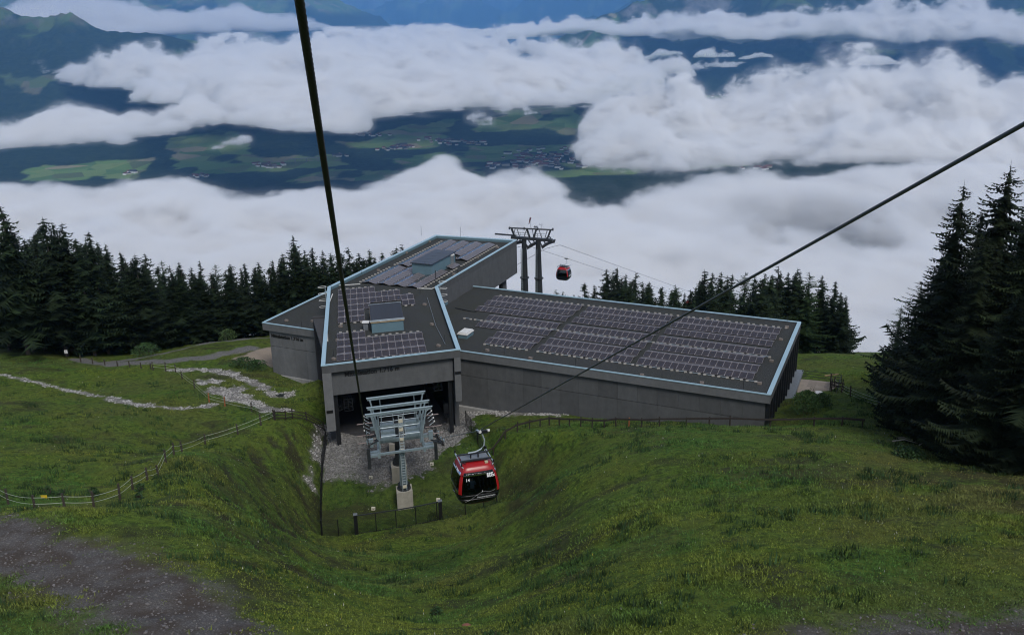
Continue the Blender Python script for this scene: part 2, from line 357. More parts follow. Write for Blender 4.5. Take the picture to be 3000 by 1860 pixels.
# ---------------------------------------------------------------- meadow sheet
ROAD = [(-34, 49.5), (-28.1, 45.1), (-23.0, 42.3), (-19.3, 39.7), (-15.5, 35.9), (-12.4, 32.0), (-8, 27), (0, 24.5), (10, 27.9), (15, 29.4), (21.1, 30.5), (40, 31), (70, 34)]
PATHS = [([(-62, 127), (-54.4, 121.5), (-46.9, 121.5), (-41.7, 123.8), (-38.1, 129)], 1.3), ([(-58, 125), (-50, 131.5), (-44, 137), (-39, 142)], 1.7), ([(-55, 122.6), (-51, 122)], 1.9)]
RUBBLE = [([(-45.0, 116.7), (-42.7, 117.2), (-39.7, 116.5), (-36.3, 114.0), (-32.8, 110.7)], .75), ([(-32.8, 110.7), (-30.3, 107.3), (-28.5, 105.5)], .7), ([(-28.6, 105.6), (-27.4, 105.4)], 1.0),
    ([(-36.6, 106.8), (-34.2, 105.9), (-32.7, 104.0)], 1.3), ([(-32.7, 104.0), (-29.5, 101.6), (-27.6, 99.4)], .95), ([(-27.3, 98.9), (-26.2, 100.6)], .5), ([(-35.6, 106.6), (-34.4, 107.4)], 1.6), ([(-38.3, 111.9), (-37.1, 110.3)], .55), ([(-39.9, 112.0), (-38.8, 109.5)], .5),
    ([(-65.1, 112.0), (-59.5, 109.4), (-53.5, 105.6), (-48.3, 102.9)], .38), ([(-47.3, 102.2), (-45.4, 100.7), (-41.4, 99.4)], .5), ([(-40.6, 99.1), (-39.7, 98.9), (-37.5, 99.2), (-35.0, 101.0)], .42),
    ([(-5.0, 103.4), (1, 100.6), (5, 98.8)], .9), ([(-21.3, 90.5), (-21.6, 97)], .5), ([(-20.9, 86.5), (-21.3, 90.5)], .32)]
GRAVEL = [(-21.8, 112.4), (-20.9, 92.2), (-20.2, 88.2), (-17, 88.6), (-14.5, 87.2), (-12, 88.2), (-9.3, 89.6), (-7, 92.5), (-4.9, 96), (-5.9, 112.4)]
SAND = [(-38.6, 122.4), (-34.2, 134), (-30.5, 127), (-32.3, 118.5), (-35.5, 121.2)]
TERRACE = [(36.0, 111.0), (34.0, 104.5), (38.6, 102.5), (41.2, 109.2)]
def masks(X, Y):
    wob = (fbm2(X/1.6, Y/1.6, 4, 3)-.5)*2; wob2 = (fbm2(X/.5, Y/.5, 3, 8)-.5)*2
    road = sstep(.9, -1.6, line_dist(X, Y, ROAD)-3.3+wob*1.3+wob2*.5)
    path = 0
    for P, w in PATHS: path = np.maximum(path, sstep(.35, -.35, line_dist(X, Y, P)-w+wob*.7))
    rub = 0
    for P, w in RUBBLE: rub = np.maximum(rub, sstep(.25, -.25, line_dist(X, Y, P)-w+wob*.75+wob2*.35))
    gd = poly_dist(X, Y, GRAVEL)
    grav = np.maximum(sstep(.5, -.5, gd+wob*1.1+wob2*.6), path)
    sand = sstep(.3, -.3, poly_dist(X, Y, SAND)+wob*.5)
    bd = poly_dist(X, Y, BASIN)
    bk = sstep(.8, -1.2, poly_dist(X, Y, BANK)); shd = sstep(.8, -1.0, poly_dist(X, Y, SHOULDER)); s = X*.8+Y*.6+.9*fbm2(X/3, Y/3, 3, 2)
    rib = fbm2(s/.95, (X*.6-Y*.8)/4, 3, 9, ridged=True)
    dirt_shade = np.maximum(bk*.8*sstep(.66, .5, rib)*(.5+.5*sstep(.35, .55, fbm2(X/2, Y/2, 3, 12))), shd*.6*sstep(.45, .62, fbm2(X/1.6, Y/1.6, 4, 14)))  # shade in the bank furrows is painted with the soil colour
    dirt_shade = np.maximum(dirt_shade, .55*sstep(.6, .75, fbm2(X/5, Y/3, 5, 2)))
    dry = sstep(.46, .68, fbm2(X/7, Y/5, 5, 10))
    dry = np.maximum(dry*.38, sstep(14, 32, X)*sstep(78, 60, Y)*sstep(.3, .6, fbm2(X/2.5, Y/2.5, 4, 11))*.9)
    dark = np.maximum(bk*.3, shd*.6)  # shade of the bank and shoulder put into the grass tone
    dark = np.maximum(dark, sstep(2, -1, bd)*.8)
    return road, rub, grav, sand, dirt_shade, dry, dark
t = NT('meadow_material'); P = t.pos()
a = t.attr('g1'); s1 = t.new('ShaderNodeSeparateColor'); t.con(a.outputs['Color'], s1.inputs[0])
b2 = t.attr('g2'); s2 = t.new('ShaderNodeSeparateColor'); t.con(b2.outputs['Color'], s2.inputs[0])
n1 = t.noise(P, 2.2, 8, .72); n2 = t.noise(P, .28, 5, .6); n3 = t.noise(P, 9, 5, .7)
grass = t.ramp(n1, [(.32, (.022, .042, .007)), (.5, (.066, .112, .015)), (.7, (.13, .185, .026))])
grass = t.mix(t.ramp(n2, [(.4, (0, 0, 0)), (.65, (1, 1, 1))]), grass, t.mix(.5, grass, (.09, .095, .02)))
dry = t.ramp(n3, [(.35, (.05, .05, .018)), (.7, (.13, .11, .045))])
g = t.mix(t.math('MULTIPLY', s2.outputs[1], .75), grass, dry)
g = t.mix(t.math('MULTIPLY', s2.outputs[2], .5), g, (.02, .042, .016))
dirt_shade = t.ramp(n3, [(.3, (.012, .010, .007)), (.75, (.05, .04, .029))])
g = t.mix(.8, g, t.mix(t.ramp(t.noise(P, 1.1, 6, .75), [(.36, (0, 0, 0)), (.5, (1, 1, 1))]), (.026, .042, .011), g))
g = t.mix(s2.outputs[0], g, dirt_shade)
gr = t.ramp(t.noise(P, 13, 6, .8), [(.3, (.04, .037, .035)), (.5, (.1, .093, .088)), (.72, (.25, .235, .225))])
rd = t.mix(t.ramp(t.noise(P, .5, 5, .65), [(.42, (0, 0, 0)), (.6, (1, 1, 1))]), gr, t.mix(.8, gr, (.062, .046, .035)))
g = t.mix(s1.outputs[0], g, rd)
g = t.mix(s1.outputs[1], g, t.ramp(t.noise(P, 6, 5, .8), [(.35, (.04, .038, .034)), (.55, (.25, .24, .225)), (.75, (.5, .48, .45))]))
g = t.mix(s1.outputs[2], g, t.ramp(t.noise(P, 8, 5, .8), [(.3, (.04, .038, .036)), (.52, (.15, .147, .14)), (.75, (.36, .35, .34))]))
g = t.mix(t.attr('sand').outputs['Fac'], g, t.ramp(n3, [(.3, (.22, .18, .14)), (.7, (.36, .3, .24))]))
t.base(g); t.set(.95, spec=.15); t.bump(t.mix(.5, n1, n3), 1., .09)
GROUND_M = t.m
def make_ground():
    ax = lambda a, b, s, A, B, k: np.concatenate([A-(A-a)*(1-np.linspace(0, 1, k)[:-1])**2*1.0, np.arange(A, B, s), B+(b-B)*(np.linspace(0, 1, k))**2])
    gx = ax(-260, 260, .25, -66, 52, 26); gy = ax(-60, 420, .27, 28, 146, 26)
    X, Y = np.meshgrid(gx, gy, indexing='ij'); Z = ground_h(X, Y)
    road, rub, grav, sand, dirt_shade, dry, dark = masks(X, Y)
    Z = Z-.04*road
    # gravel deck and basin floor carry little relief
    g1 = np.stack([road, np.maximum(rub, sand*.8), grav], -1); g2 = np.stack([dirt_shade, dry, dark], -1)
    o = grid_obj('ground', np.stack([X, Y, Z], -1), GROUND_M, {'g1': g1, 'g2': g2, 'sand': sand}); tag(o, kind='structure')
    return gx, gy, Z
GX, GY, GZ = make_ground()
def gz(x, y):
    """height of the built sheet (bilinear)"""
    x = np.asarray(x, float); y = np.asarray(y, float)
    i = np.clip(np.searchsorted(GX, x)-1, 0, len(GX)-2); j = np.clip(np.searchsorted(GY, y)-1, 0, len(GY)-2)
    u = (x-GX[i])/(GX[i+1]-GX[i]); v = (y-GY[j])/(GY[j+1]-GY[j])
    return (GZ[i, j]*(1-u)+GZ[i+1, j]*u)*(1-v)+(GZ[i, j+1]*(1-u)+GZ[i+1, j+1]*u)*v
# ---------------------------------------------------------------- grass blades (one mass)
def blade_mesh(name, x, y, hgt, nb, wid, spread, cols, rs, mat, lean=.5):
    n = len(x); N = n*nb
    X = np.repeat(x, nb)+rs.normal(0, 1, N)*np.repeat(spread, nb); Y = np.repeat(y, nb)+rs.normal(0, 1, N)*np.repeat(spread, nb)
    Z = gz(X, Y)-.03; H = np.repeat(hgt, nb)*rs.uniform(.55, 1.15, N); a = rs.uniform(0, 6.283, N); w = wid*rs.uniform(.6, 1.3, N)
    la = rs.uniform(0, 6.283, N); ll = H*lean*rs.uniform(.2, 1, N)
    V = np.empty((N, 3, 3), np.float32)
    V[:, 0] = np.stack([X-np.cos(a)*w, Y-np.sin(a)*w, Z], -1); V[:, 1] = np.stack([X+np.cos(a)*w, Y+np.sin(a)*w, Z], -1)
    V[:, 2] = np.stack([X+np.cos(la)*ll, Y+np.sin(la)*ll, Z+H], -1)
    me = bpy.data.meshes.new(name); me.vertices.add(N*3); me.vertices.foreach_set('co', V.reshape(-1))
    me.loops.add(N*3); me.loops.foreach_set('vertex_index', np.arange(N*3, dtype=np.int32)); me.polygons.add(N)
    me.polygons.foreach_set('loop_start', (np.arange(N)*3).astype(np.int32)); me.update(calc_edges=True)
    at = me.attributes.new('col', 'FLOAT_COLOR', 'POINT'); c = np.ones((N, 3, 4), np.float32)
    cc = np.repeat(cols, nb, axis=0)*rs.uniform(.7, 1.3, (N, 1)); c[:, :, :3] = cc[:, None, :]
    at.data.foreach_set('color', c.reshape(-1)); me.materials.append(mat)
    return link(bpy.data.objects.new(name, me))
t = NT('grass_material'); a = t.attr('col'); t.con(a.outputs['Color'], t.b.inputs['Base Color']); t.set(.7, spec=.25)
GRASS_M = t.m
def make_grass():
    rs = np.random.RandomState(5)
    n = 360000
    # denser near the camera
    y = 28+(140-28)*rs.rand(n)**1.35; x = rs.uniform(-.62, .62, n)*(y+8)
    road, rub, grav, sand, dirt_shade, dry, dark = masks(x, y)
    p = 1-np.clip(road*.97+rub*.93+grav*.9+sand+dirt_shade*.8, 0, 1)
    clump = .3+.7*sstep(.38, .58, fbm2(x/.9, y/.9, 3, 13))
    bar = poly_dist(x, y, BAR) < .3; st = poly_dist(x, y, [(-22, 91), (-4, 96), (-4, 150), (-24, 150)]) < 0
    ter = poly_dist(x, y, TERRACE) < .2
    k = (rs.rand(n) < p*clump) & ~bar & ~st & ~ter & (y < 128)
    x, y, dry, dark = x[k], y[k], dry[k], dark[k]
    tall = fbm2(x/6, y/6, 4, 15); h = .07+.14*sstep(.45, .7, tall)*rs.rand(len(x))+.04*rs.rand(len(x))
    lush = np.clip(sstep(.4, .65, fbm2(x/9, y/6, 4, 14))+.55*sstep(-4, 6, x)*sstep(40, 55, y)*sstep(.3, .5, fbm2(x/4, y/3, 3, 4)), 0, 1)[:, None]
    c = np.array([.135, .175, .028])*(1-lush)+np.array([.065, .145, .03])*lush
    c = c*(1-dry[:, None]*.7)+np.array([.17, .15, .055])*dry[:, None]*.7
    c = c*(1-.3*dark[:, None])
    c = c*(rs.uniform(.4, 1.5, (len(x), 1)))
    o = blade_mesh('grass', x, y, h*1.05, 5, .034, np.full(len(x), .13), c, rs, GRASS_M, lean=1.1)
    tag(o, 'short green and yellowish meadow grass on the slopes', 'grass', kind='stuff')
make_grass()
def make_flowers():
    rs = np.random.RandomState(41); n = 2600; y = 30+92*rs.rand(n)**1.2; x = rs.uniform(-.6, .6, n)*(y+6)
    road, rub, grav, sand, dirt_shade, dry, dark = masks(x, y); k = (road+rub+grav+sand < .2) & (fbm2(x/5, y/5, 3, 11) > .47) & (poly_dist(x, y, BAR) > 1) & (poly_dist(x, y, [(-22, 91), (-4, 96), (-4, 150), (-24, 150)]) > 0)
    x, y = x[k], y[k]; c = np.where(rs.rand(len(x), 1) < .6, np.array([[.55, .55, .5]]), np.array([[.5, .42, .06]]))
    o = blade_mesh('meadow_flowers', x, y, np.full(len(x), .18), 1, .028, np.full(len(x), .1), c, rs, GRASS_M, lean=.3); tag(o, 'tiny white and yellow flowers scattered over the meadow', 'flowers', kind='stuff')
    # coarse tussocks and seeding stems
    y = 30+80*rs.rand(9000); x = rs.uniform(-.6, .6, 9000)*(y+6); road, rub, grav, sand, *_ = masks(x, y)
    k = (road+rub+grav+sand < .2) & (fbm2(x/3, y/3, 4, 6) > .6) & (poly_dist(x, y, BAR) > 1) & (poly_dist(x, y, [(-22, 91), (-4, 96), (-4, 150), (-24, 150)]) > 0); x, y = x[k], y[k]
    c = np.array([[.03, .062, .02]])*rs.uniform(.6, 1.6, (len(x), 1)); o = blade_mesh('tussocks', x, y, rs.uniform(.25, .6, len(x)), 14, .035, np.full(len(x), .22), c, rs, GRASS_M, lean=.6); tag(o, 'darker coarse tussocks standing above the short grass', 'tussocks', kind='stuff')
make_flowers()
# ---------------------------------------------------------------- loose stones
STONE_M = simple_mat('pale_stone', (.38, .37, .355), .9, var=.35, scale=2.5)
def ico(sub=0):
    bm = bmesh.new(); bmesh.ops.create_icosphere(bm, subdivisions=1, radius=1)
    v = np.array([q.co[:] for q in bm.verts]); f = np.array([[q.index for q in p.verts] for p in bm.faces]); bm.free(); return v, f
def pebbles(name, label, x, y, size, rs, mat, flat=.6):
    v, f = ico(); n = len(x); nv, nf = len(v), len(f)
    s = size[:, None, None]*rs.uniform(.6, 1.4, (n, 1, 3))*np.array([1, 1, flat])
    V = v[None]*s*(1+rs.uniform(-.22, .22, (n, nv, 1)))
    a = rs.uniform(0, 6.283, n); ca, sa = np.cos(a)[:, None], np.sin(a)[:, None]
    X = V[..., 0]*ca-V[..., 1]*sa+x[:, None]; Y = V[..., 0]*sa+V[..., 1]*ca+y[:, None]; Z = V[..., 2]+(gz(x, y)+size*.2)[:, None]
    FF = f[None]+(np.arange(n)*nv)[:, None, None]
    me = bpy.data.meshes.new(name); me.vertices.add(n*nv); me.vertices.foreach_set('co', np.stack([X, Y, Z], -1).reshape(-1).astype(np.float32))
    me.loops.add(n*nf*3); me.loops.foreach_set('vertex_index', FF.reshape(-1).astype(np.int32)); me.polygons.add(n*nf)
    me.polygons.foreach_set('loop_start', (np.arange(n*nf)*3).astype(np.int32)); me.update(calc_edges=True); me.materials.append(mat)
    o = link(bpy.data.objects.new(name, me)); tag(o, label, 'stones', kind='stuff'); return o
def make_stones():
    rs = np.random.RandomState(9)
    x = rs.uniform(-66, 8, 220000); y = rs.uniform(82, 118, 220000)
    _, rub, _, _, _, _, _ = masks(x, y); k = rs.rand(len(x)) < rub*.2*sstep(.3, .55, fbm2(x/1.1, y/1.1, 3, 7))*1.6
    x, y = x[k], y[k]; pebbles('rubble_stones', 'pale limestone rubble in lines and patches on the meadow', x, y, rs.uniform(.04, .13, len(x)), rs, STONE_M)
    x = rs.uniform(-23, -4, 30000); y = rs.uniform(86, 105, 30000)
    _, _, g, _, _, _, _ = masks(x, y); k = rs.rand(len(x)) < g*.5
    x, y = x[k], y[k]; pebbles('basin_gravel', 'coarse grey white gravel below the station mouth', x, y, rs.uniform(.05, .14, len(x)), rs, simple_mat('grey_stone', (.2, .197, .19), .9, var=.5, scale=2.))
    y = rs.uniform(28, 56, 60000); x = rs.uniform(-36, 30, 60000); rd, *_ = masks(x, y); k = rs.rand(len(x)) < rd*.35
    x, y = x[k], y[k]; pebbles('road_gravel', 'loose grit on the gravel roads', x, y, rs.uniform(.015, .05, len(x))*rs.choice([1, 1, 1.6], len(x)), rs, simple_mat('grit_stone', (.14, .13, .125), .9, var=.5, scale=2.))
make_stones()
# ---------------------------------------------------------------- clouds: real volumes, density grids computed here
def up3(n, shape, rs):
    """trilinear-smooth noise of n cells along each axis, resampled to shape"""
    a = rs.rand(n[0]+2, n[1]+2, n[2]+2).astype(np.float32)
    off = rs.rand(3)
    for ax in range(3):
        c = np.linspace(0, n[ax], shape[ax], dtype=np.float32)+np.float32(off[ax]*.999)
        i = np.minimum(c.astype(int), a.shape[ax]-2); f = c-i; f = f*f*(3-2*f)
        sh = [1, 1, 1]; sh[ax] = -1; f = f.reshape(sh)
        a = np.take(a, i, ax)*(1-f)+np.take(a, np.minimum(i+1, a.shape[ax]-1), ax)*f
    return a
def fbm3(lo, hi, shape, size, o, seed, gain=.55, billow=False, squash=1.):
    rs = np.random.RandomState(seed); s = 0; A = 1; n = 0
    d = np.array(hi)-np.array(lo); d = d*np.array([1, 1, squash])
    for i in range(o):
        c = np.maximum(1, np.round(d/(size/2**i))).astype(int)
        c = np.minimum(c, np.array(shape))
        v = up3(c, shape, rs)
        if billow: v = 1-abs(2*v-1)
        s = s+A*v; n += A; A *= gain
    return s/n
def cloud_mat(name, dens, feather=90., tear=.9, veil=.22, col=(1, 1, 1), aniso=.0):
    t = NT(name, vol=True); v = t.new('ShaderNodeVolumePrincipled')
    v.inputs['Color'].default_value = (*col, 1); v.inputs['Anisotropy'].default_value = aniso; v.inputs['Density Attribute'].default_value = ''
    at = t.attr('density'); mp = t.new('ShaderNodeMapping'); mp.inputs['Scale'].default_value = (1, 1, 1.5); t.con(t.pos(), mp.inputs[0])
    n = t.noise(mp.outputs[0], 1/feather, 5, .66, .5)
    # the grid gives the soft body, the noise tears its edge into feathers
    e = t.math('SUBTRACT', t.math('MULTIPLY', at.outputs['Fac'], 1.5), t.math('MULTIPLY', n, tear*1.05))
    e = t.math('MULTIPLY', t.math('MAXIMUM', e, 0.), dens)
    # thin veil hanging round the dense body
    e = t.math('ADD', e, t.math('MULTIPLY', t.math('MULTIPLY', at.outputs['Fac'], t.math('MAXIMUM', t.math('SUBTRACT', .66, n), 0.)), dens*veil)); t.con(e, v.inputs['Density'])
    t.con(v.outputs[0], t.out.inputs['Volume']); 
    try: t.m.cycles.volume_step_rate = 1.5
    except Exception: pass
    return t.m
def cloud_obj(name, label, lo, hi, D, mat):
    """D (nx,ny,nz) density -> object whose mesh holds the samples; a Volume Cube modifier reads them"""
    nx, ny, nz = D.shape
    me = bpy.data.meshes.new(name); N = nx*ny*nz
    me.vertices.add(N)
    at = me.attributes.new('dens', 'FLOAT', 'POINT'); at.data.foreach_set('value', D.reshape(-1).astype(np.float32))
    g = bpy.data.node_groups.new(name, 'GeometryNodeTree')
    g.interface.new_socket('Geometry', in_out='INPUT', socket_type='NodeSocketGeometry')
    g.interface.new_socket('Geometry', in_out='OUTPUT', socket_type='NodeSocketGeometry')
    n = g.nodes; l = g.links
    gi = n.new('NodeGroupInput'); go = n.new('NodeGroupOutput')
    p = n.new('GeometryNodeInputPosition'); sx = n.new('ShaderNodeSeparateXYZ'); l.new(p.outputs[0], sx.inputs[0])
    def mm(op, a, b):
        o = n.new('ShaderNodeMath'); o.operation = op
        for i, v in enumerate((a, b)):
            if hasattr(v, 'links'): l.new(v, o.inputs[i])
            else: o.inputs[i].default_value = v
        return o.outputs[0]
    ids = []
    for k, (a, b, c) in enumerate(zip(lo, hi, (nx, ny, nz))):
        u = mm('ROUND', mm('MULTIPLY', mm('SUBTRACT', sx.outputs[k], a), (c-1)/(b-a)), 0)
        ids.append(mm('MINIMUM', mm('MAXIMUM', u, 0.), c-1.))
    # integer index to stay exact
    def im(op, a, b):
        o = n.new('FunctionNodeIntegerMath'); o.operation = op
        for i, v in enumerate((a, b)):
            if hasattr(v, 'links'): l.new(v, o.inputs[i])
            else: o.inputs[i].default_value = v
        return o.outputs[0]
    idx = im('ADD', im('MULTIPLY', im('ADD', im('MULTIPLY', ids[0], ny), ids[1]), nz), ids[2])
    na = n.new('GeometryNodeInputNamedAttribute'); na.data_type = 'FLOAT'; na.inputs['Name'].default_value = 'dens'
    si = n.new('GeometryNodeSampleIndex'); si.data_type = 'FLOAT'; si.domain = 'POINT'
    l.new(gi.outputs[0], si.inputs['Geometry']); l.new(na.outputs[0], si.inputs['Value']); l.new(idx, si.inputs['Index'])
    vc = n.new('GeometryNodeVolumeCube'); l.new(si.outputs[0], vc.inputs['Density'])
    vc.inputs['Min'].default_value = lo; vc.inputs['Max'].default_value = hi
    vc.inputs['Resolution X'].default_value = nx; vc.inputs['Resolution Y'].default_value = ny; vc.inputs['Resolution Z'].default_value = nz
    sm = n.new('GeometryNodeSetMaterial'); sm.inputs['Material'].default_value = mat
    l.new(vc.outputs[0], sm.inputs[0]); l.new(sm.outputs[0], go.inputs[0])
    me.materials.append(mat)
    o = link(bpy.data.objects.new(name, me)); md = o.modifiers.new('volume', 'NODES'); md.node_group = g
    return tag(o, label, 'cloud', kind='stuff')
def axes(lo, hi, vox):
    s = [max(4, int(round((b-a)/v))) for a, b, v in zip(lo, hi, vox)]
    return s, [np.linspace(a, b, c, dtype=np.float32) for a, b, c in zip(lo, hi, s)]
def blobs(X, Y, B):
    """soft union of elliptical patches (x, y, rx, ry, weight) -> 0..1 field"""
    f = np.zeros(np.broadcast(X, Y).shape, np.float32)
    for (bx, by, rx, ry, w) in B:
        d = np.sqrt(((X-bx)/rx)**2+((Y-by)/ry)**2)
        f = np.maximum(f, w*np.clip(1-d, 0, 1)**.5)
    return f
def finish(d, s):
    d = np.clip(d, 0, 1); d[:, :, 0] = 0; d[:, :, -1] = 0; d[0] = 0; d[-1] = 0; d[:, 0] = 0; d[:, -1] = 0; return d
# fog deck below the station
def fog_deck():
    lo, hi = (-2400., 900., -640.), (2400., 3700., -330.); s, (x, y, z) = axes(lo, hi, (13, 12, 8))
    X, Y = np.meshgrid(x, y, indexing='ij'); sl = X/Y
    edge = np.interp(sl, [-.56, -.45, -.36, -.28, -.17, -.1, 0, .06, .12, .2, .3, .4, .56], [2560, 2600, 2680, 2620, 2850, 3100, 2850, 2480, 2350, 2600, 2760, 2800, 2850])
    edge = edge+170*(fbm2(X/330, Y/330, 4, 4)-.5)*2
    top = -438+38*(fbm2(X/620, Y/420, 4, 1)-.5)*2+16*(fbm2(X/150, Y/110, 4, 5)-.5)*2
    m = sstep(140, -200, Y-edge)
    top = top-75*(1-m)
    # thin, torn part on the right where the slopes show through
    thin = sstep(.1, .3, sl)*sstep(1300, 1650, Y)*sstep(2700, 2300, Y)
    n = fbm3(lo, hi, s, 240, 6, 11, .6, squash=2.2)
    Z = z[None, None, :]
    d = (top[:, :, None]-Z)/46+(n-.5)*4.6
    d = np.clip(d, 0, 1)*(m[:, :, None]**1.5)
    d = d*(1-thin[:, :, None]*sstep(.42, .56, n)*.72)
    d *= sstep(-640, -600, Z)
    return lo, hi, finish(d, s)
def puffy(lo, hi, vox, zbase, T, mask, seed, size, ero=1.3, soft=.75, squash=1.4, wisp=.9, bvar=42):
    """cloud between a base and a top height field with billowing eaten into its surface"""
    s, (x, y, z) = axes(lo, hi, vox); X, Y = np.meshgrid(x, y, indexing='ij')
    w = size*.8
    wx = X+w*(fbm2(X/w/1.6, Y/w/1.6, 4, seed)-.5)*1.6; wy = Y+w*(fbm2(X/w/1.6, Y/w/1.6, 4, seed+5)-.5)*1.6
    f = np.clip(mask(wx, wy), 0, 1.4).astype(np.float32); lump = np.clip(fbm2(X/size*1.1, Y/size*1.1, 3, seed+3)*1.7-.35, 0, 1)**.8
    b = zbase+bvar*(fbm2(X/size/2, Y/size/2, 3, seed+2)-.5)*2; top = b+(T(X, Y)-b)*np.clip(f, 0, 1.4)*(.35+1.15*lump)
    Z = z[None, None, :]; th = np.maximum(top-b, 4)[:, :, None]
    n = fbm3(lo, hi, s, size, 6, seed, .58, billow=True, squash=squash)
    h_ = np.minimum((top[:, :, None]-Z)/(.5*th), (Z-b[:, :, None])/(.30*th))
    e = h_*.9+(n-.66)*ero*2.2
    d = np.clip(e/soft, 0, 1)*sstep(0, .5, e+.35)
    wd = np.clip((e+wisp)/wisp, 0, 1)**2*.5*(h_ > -.3)      # thin veil round the edges
    d = np.maximum(d, wd)*sstep(.03, .16, f)[:, :, None]
    return lo, hi, finish(d, s)
cm = cloud_mat('cloud_near', .05, 100., 1.1)
lo, hi, d = fog_deck(); cloud_obj('fog_bank', 'smooth grey white bank of fog filling the valley behind the station', lo, hi, d, cm)
# right cumulus
BL = [(1250, 3950, 650, 520, 1.05), (640, 3780, 330, 330, .82), (1800, 4050, 800, 600, .8), (2300, 3700, 700, 600, .75), (620, 3150, 380, 260, .5), (1300, 3150, 800, 330, .6), (1900, 3000, 800, 330, .6), (400, 3300, 260, 170, .42), (1700, 3600, 900, 500, .8)]
lo, hi, d = puffy((100., 2550., -520.), (2900., 4800., -150.), (14, 14, 10), -497, lambda X, Y: -235+0*X, lambda X, Y: blobs(X, Y, BL)*1.0, 21, 260, soft=1.1, ero=1.35)
cloud_obj('cumulus_cloud', 'large white cumulus cloud over the right side of the valley', lo, hi, d, cloud_mat('cloud_mid', .1, 65., 1.4, .3))
# broad middle band
def band_mask(X, Y):
    sl = X/Y; yf = np.interp(sl, [-.6, -.54, -.46, -.38, -.32, -.25, -.18, -.13, -.05, .03, .12, .16, .19], [9000, 8800, 7600, 5700, 4200, 3850, 3900, 4500, 4600, 4450, 4900, 5600, 8500])
    yb = np.interp(sl, [-.6, -.54, -.46, -.38, -.33, -.2, -.05, .05, .12, .17], [11200, 10800, 8300, 8400, 9600, 12500, 13000, 10500, 7800, 6500])
    yf = yf*1.05; f = sstep(-250, 350, Y-yf)*sstep(300, -900, Y-yb)*sstep(.2, .14, sl)
    holes = sstep(.60, .68, fbm2(X/1500, Y/1900, 3, 19))*sstep(5200, 7000, Y)
    f = f*(1-.9*holes)*(.72+.4*sstep(5000, 9000, Y))
    f = f*(.25+.75*sstep(.36, .48, fbm2(X/620+3, Y/900, 4, 23)))
    return np.maximum(f, blobs(X, Y, [(-1900, 4050, 260, 220, .62), (-1620, 4000, 230, 220, .7), (-1560, 4250, 260, 150, .7), (-1450, 3700, 90, 80, .35), (-1080, 3560, 60, 60, .3), (-170, 4350, 80, 110, .4)]))
lo, hi, d = puffy((-7300., 3400., -520.), (1900., 14200., -150.), (27, 30, 13), -480, lambda X, Y: -285+0*X, band_mask, 31, 330, ero=1.2)
cloud_obj('cloud_band', 'broad band of bright broken cloud across the middle of the valley', lo, hi, d, cloud_mat('cloud_far', .07, 105., 1.5, .35))
# clouds on the right-hand mountains
BL2 = [(3000, 10600, 900, 500, .7), (3900, 10500, 1000, 600, 1.0), (4800, 10300, 1100, 700, 1.05), (5700, 10000, 1200, 800, .95), (2300, 11000, 700, 400, .5), (5300, 9700, 900, 400, .7)]
lo, hi, d = puffy((1200., 9000., -560.), (7200., 11800., 330.), (34, 34, 22), -400, lambda X, Y: -60+0*X, lambda X, Y: blobs(X, Y, BL2), 41, 420, ero=1.45, bvar=170)
cloud_obj('mountain_cloud', 'ragged bright cloud clinging to the dark mountains on the right', lo, hi, d, cloud_mat('cloud_top', .04, 120., 1.25))
BL3 = [(-900, 12200, 1400, 500, .6), (500, 12000, 1300, 600, .9), (1700, 11600, 1200, 500, 1.0), (2700, 11300, 900, 500, 1.0), (3600, 11700, 900, 500, .9)]
lo, hi, d = puffy((-2500., 11000., -360.), (4800., 13000., 40.), (34, 34, 18), -330, lambda X, Y: -130+0*X, lambda X, Y: blobs(X, Y, BL3), 51, 380, ero=1.45, bvar=110)
cloud_obj('cloud_strip', 'long flat strip of bright cloud below the far mountain peaks', lo, hi, d, cloud_mat('cloud_strip_volume', .035, 120., 1.2))
BL4 = [(-5600, 14200, 1500, 900, 1.0), (-4400, 15500, 1500, 800, .8), (-6800, 14800, 1200, 900, 1.0)]
lo, hi, d = puffy((-8500., 13000., -350.), (-2500., 16800., 420.), (60, 60, 30), -250, lambda X, Y: 230+0*X, lambda X, Y: blobs(X, Y, BL4), 61, 900, ero=1.2)
cloud_obj('ridge_cloud', 'white cloud rising behind the green ridge at top left', lo, hi, d, cloud_mat('cloud_ridge', .015))
# small torn scraps
rsx = np.random.RandomState(6)
SC = [(1160, 7200, 260, 150, .8), (1000, 8800, 200, 90, .5), (1750, 8200, 240, 110, .5), (1420, 7600, 200, 100, .45), (2350, 9300, 200, 120, .6), (1500, 9600, 260, 120, .5), (2900, 7700, 260, 120, .45), (700, 9800, 350, 130, .5), (2100, 9800, 180, 160, .8)]
lo, hi, d = puffy((300., 6800., -520.), (3500., 10200., -260.), (18, 18, 13), -500, lambda X, Y: -370+0*X, lambda X, Y: blobs(X, Y, SC), 71, 150, ero=1.9, bvar=60)
cloud_obj('cloud_scraps', 'small torn scraps of cloud before the dark right slopes', lo, hi, d, cloud_mat('cloud_scrap', .04, 70., 1.2))
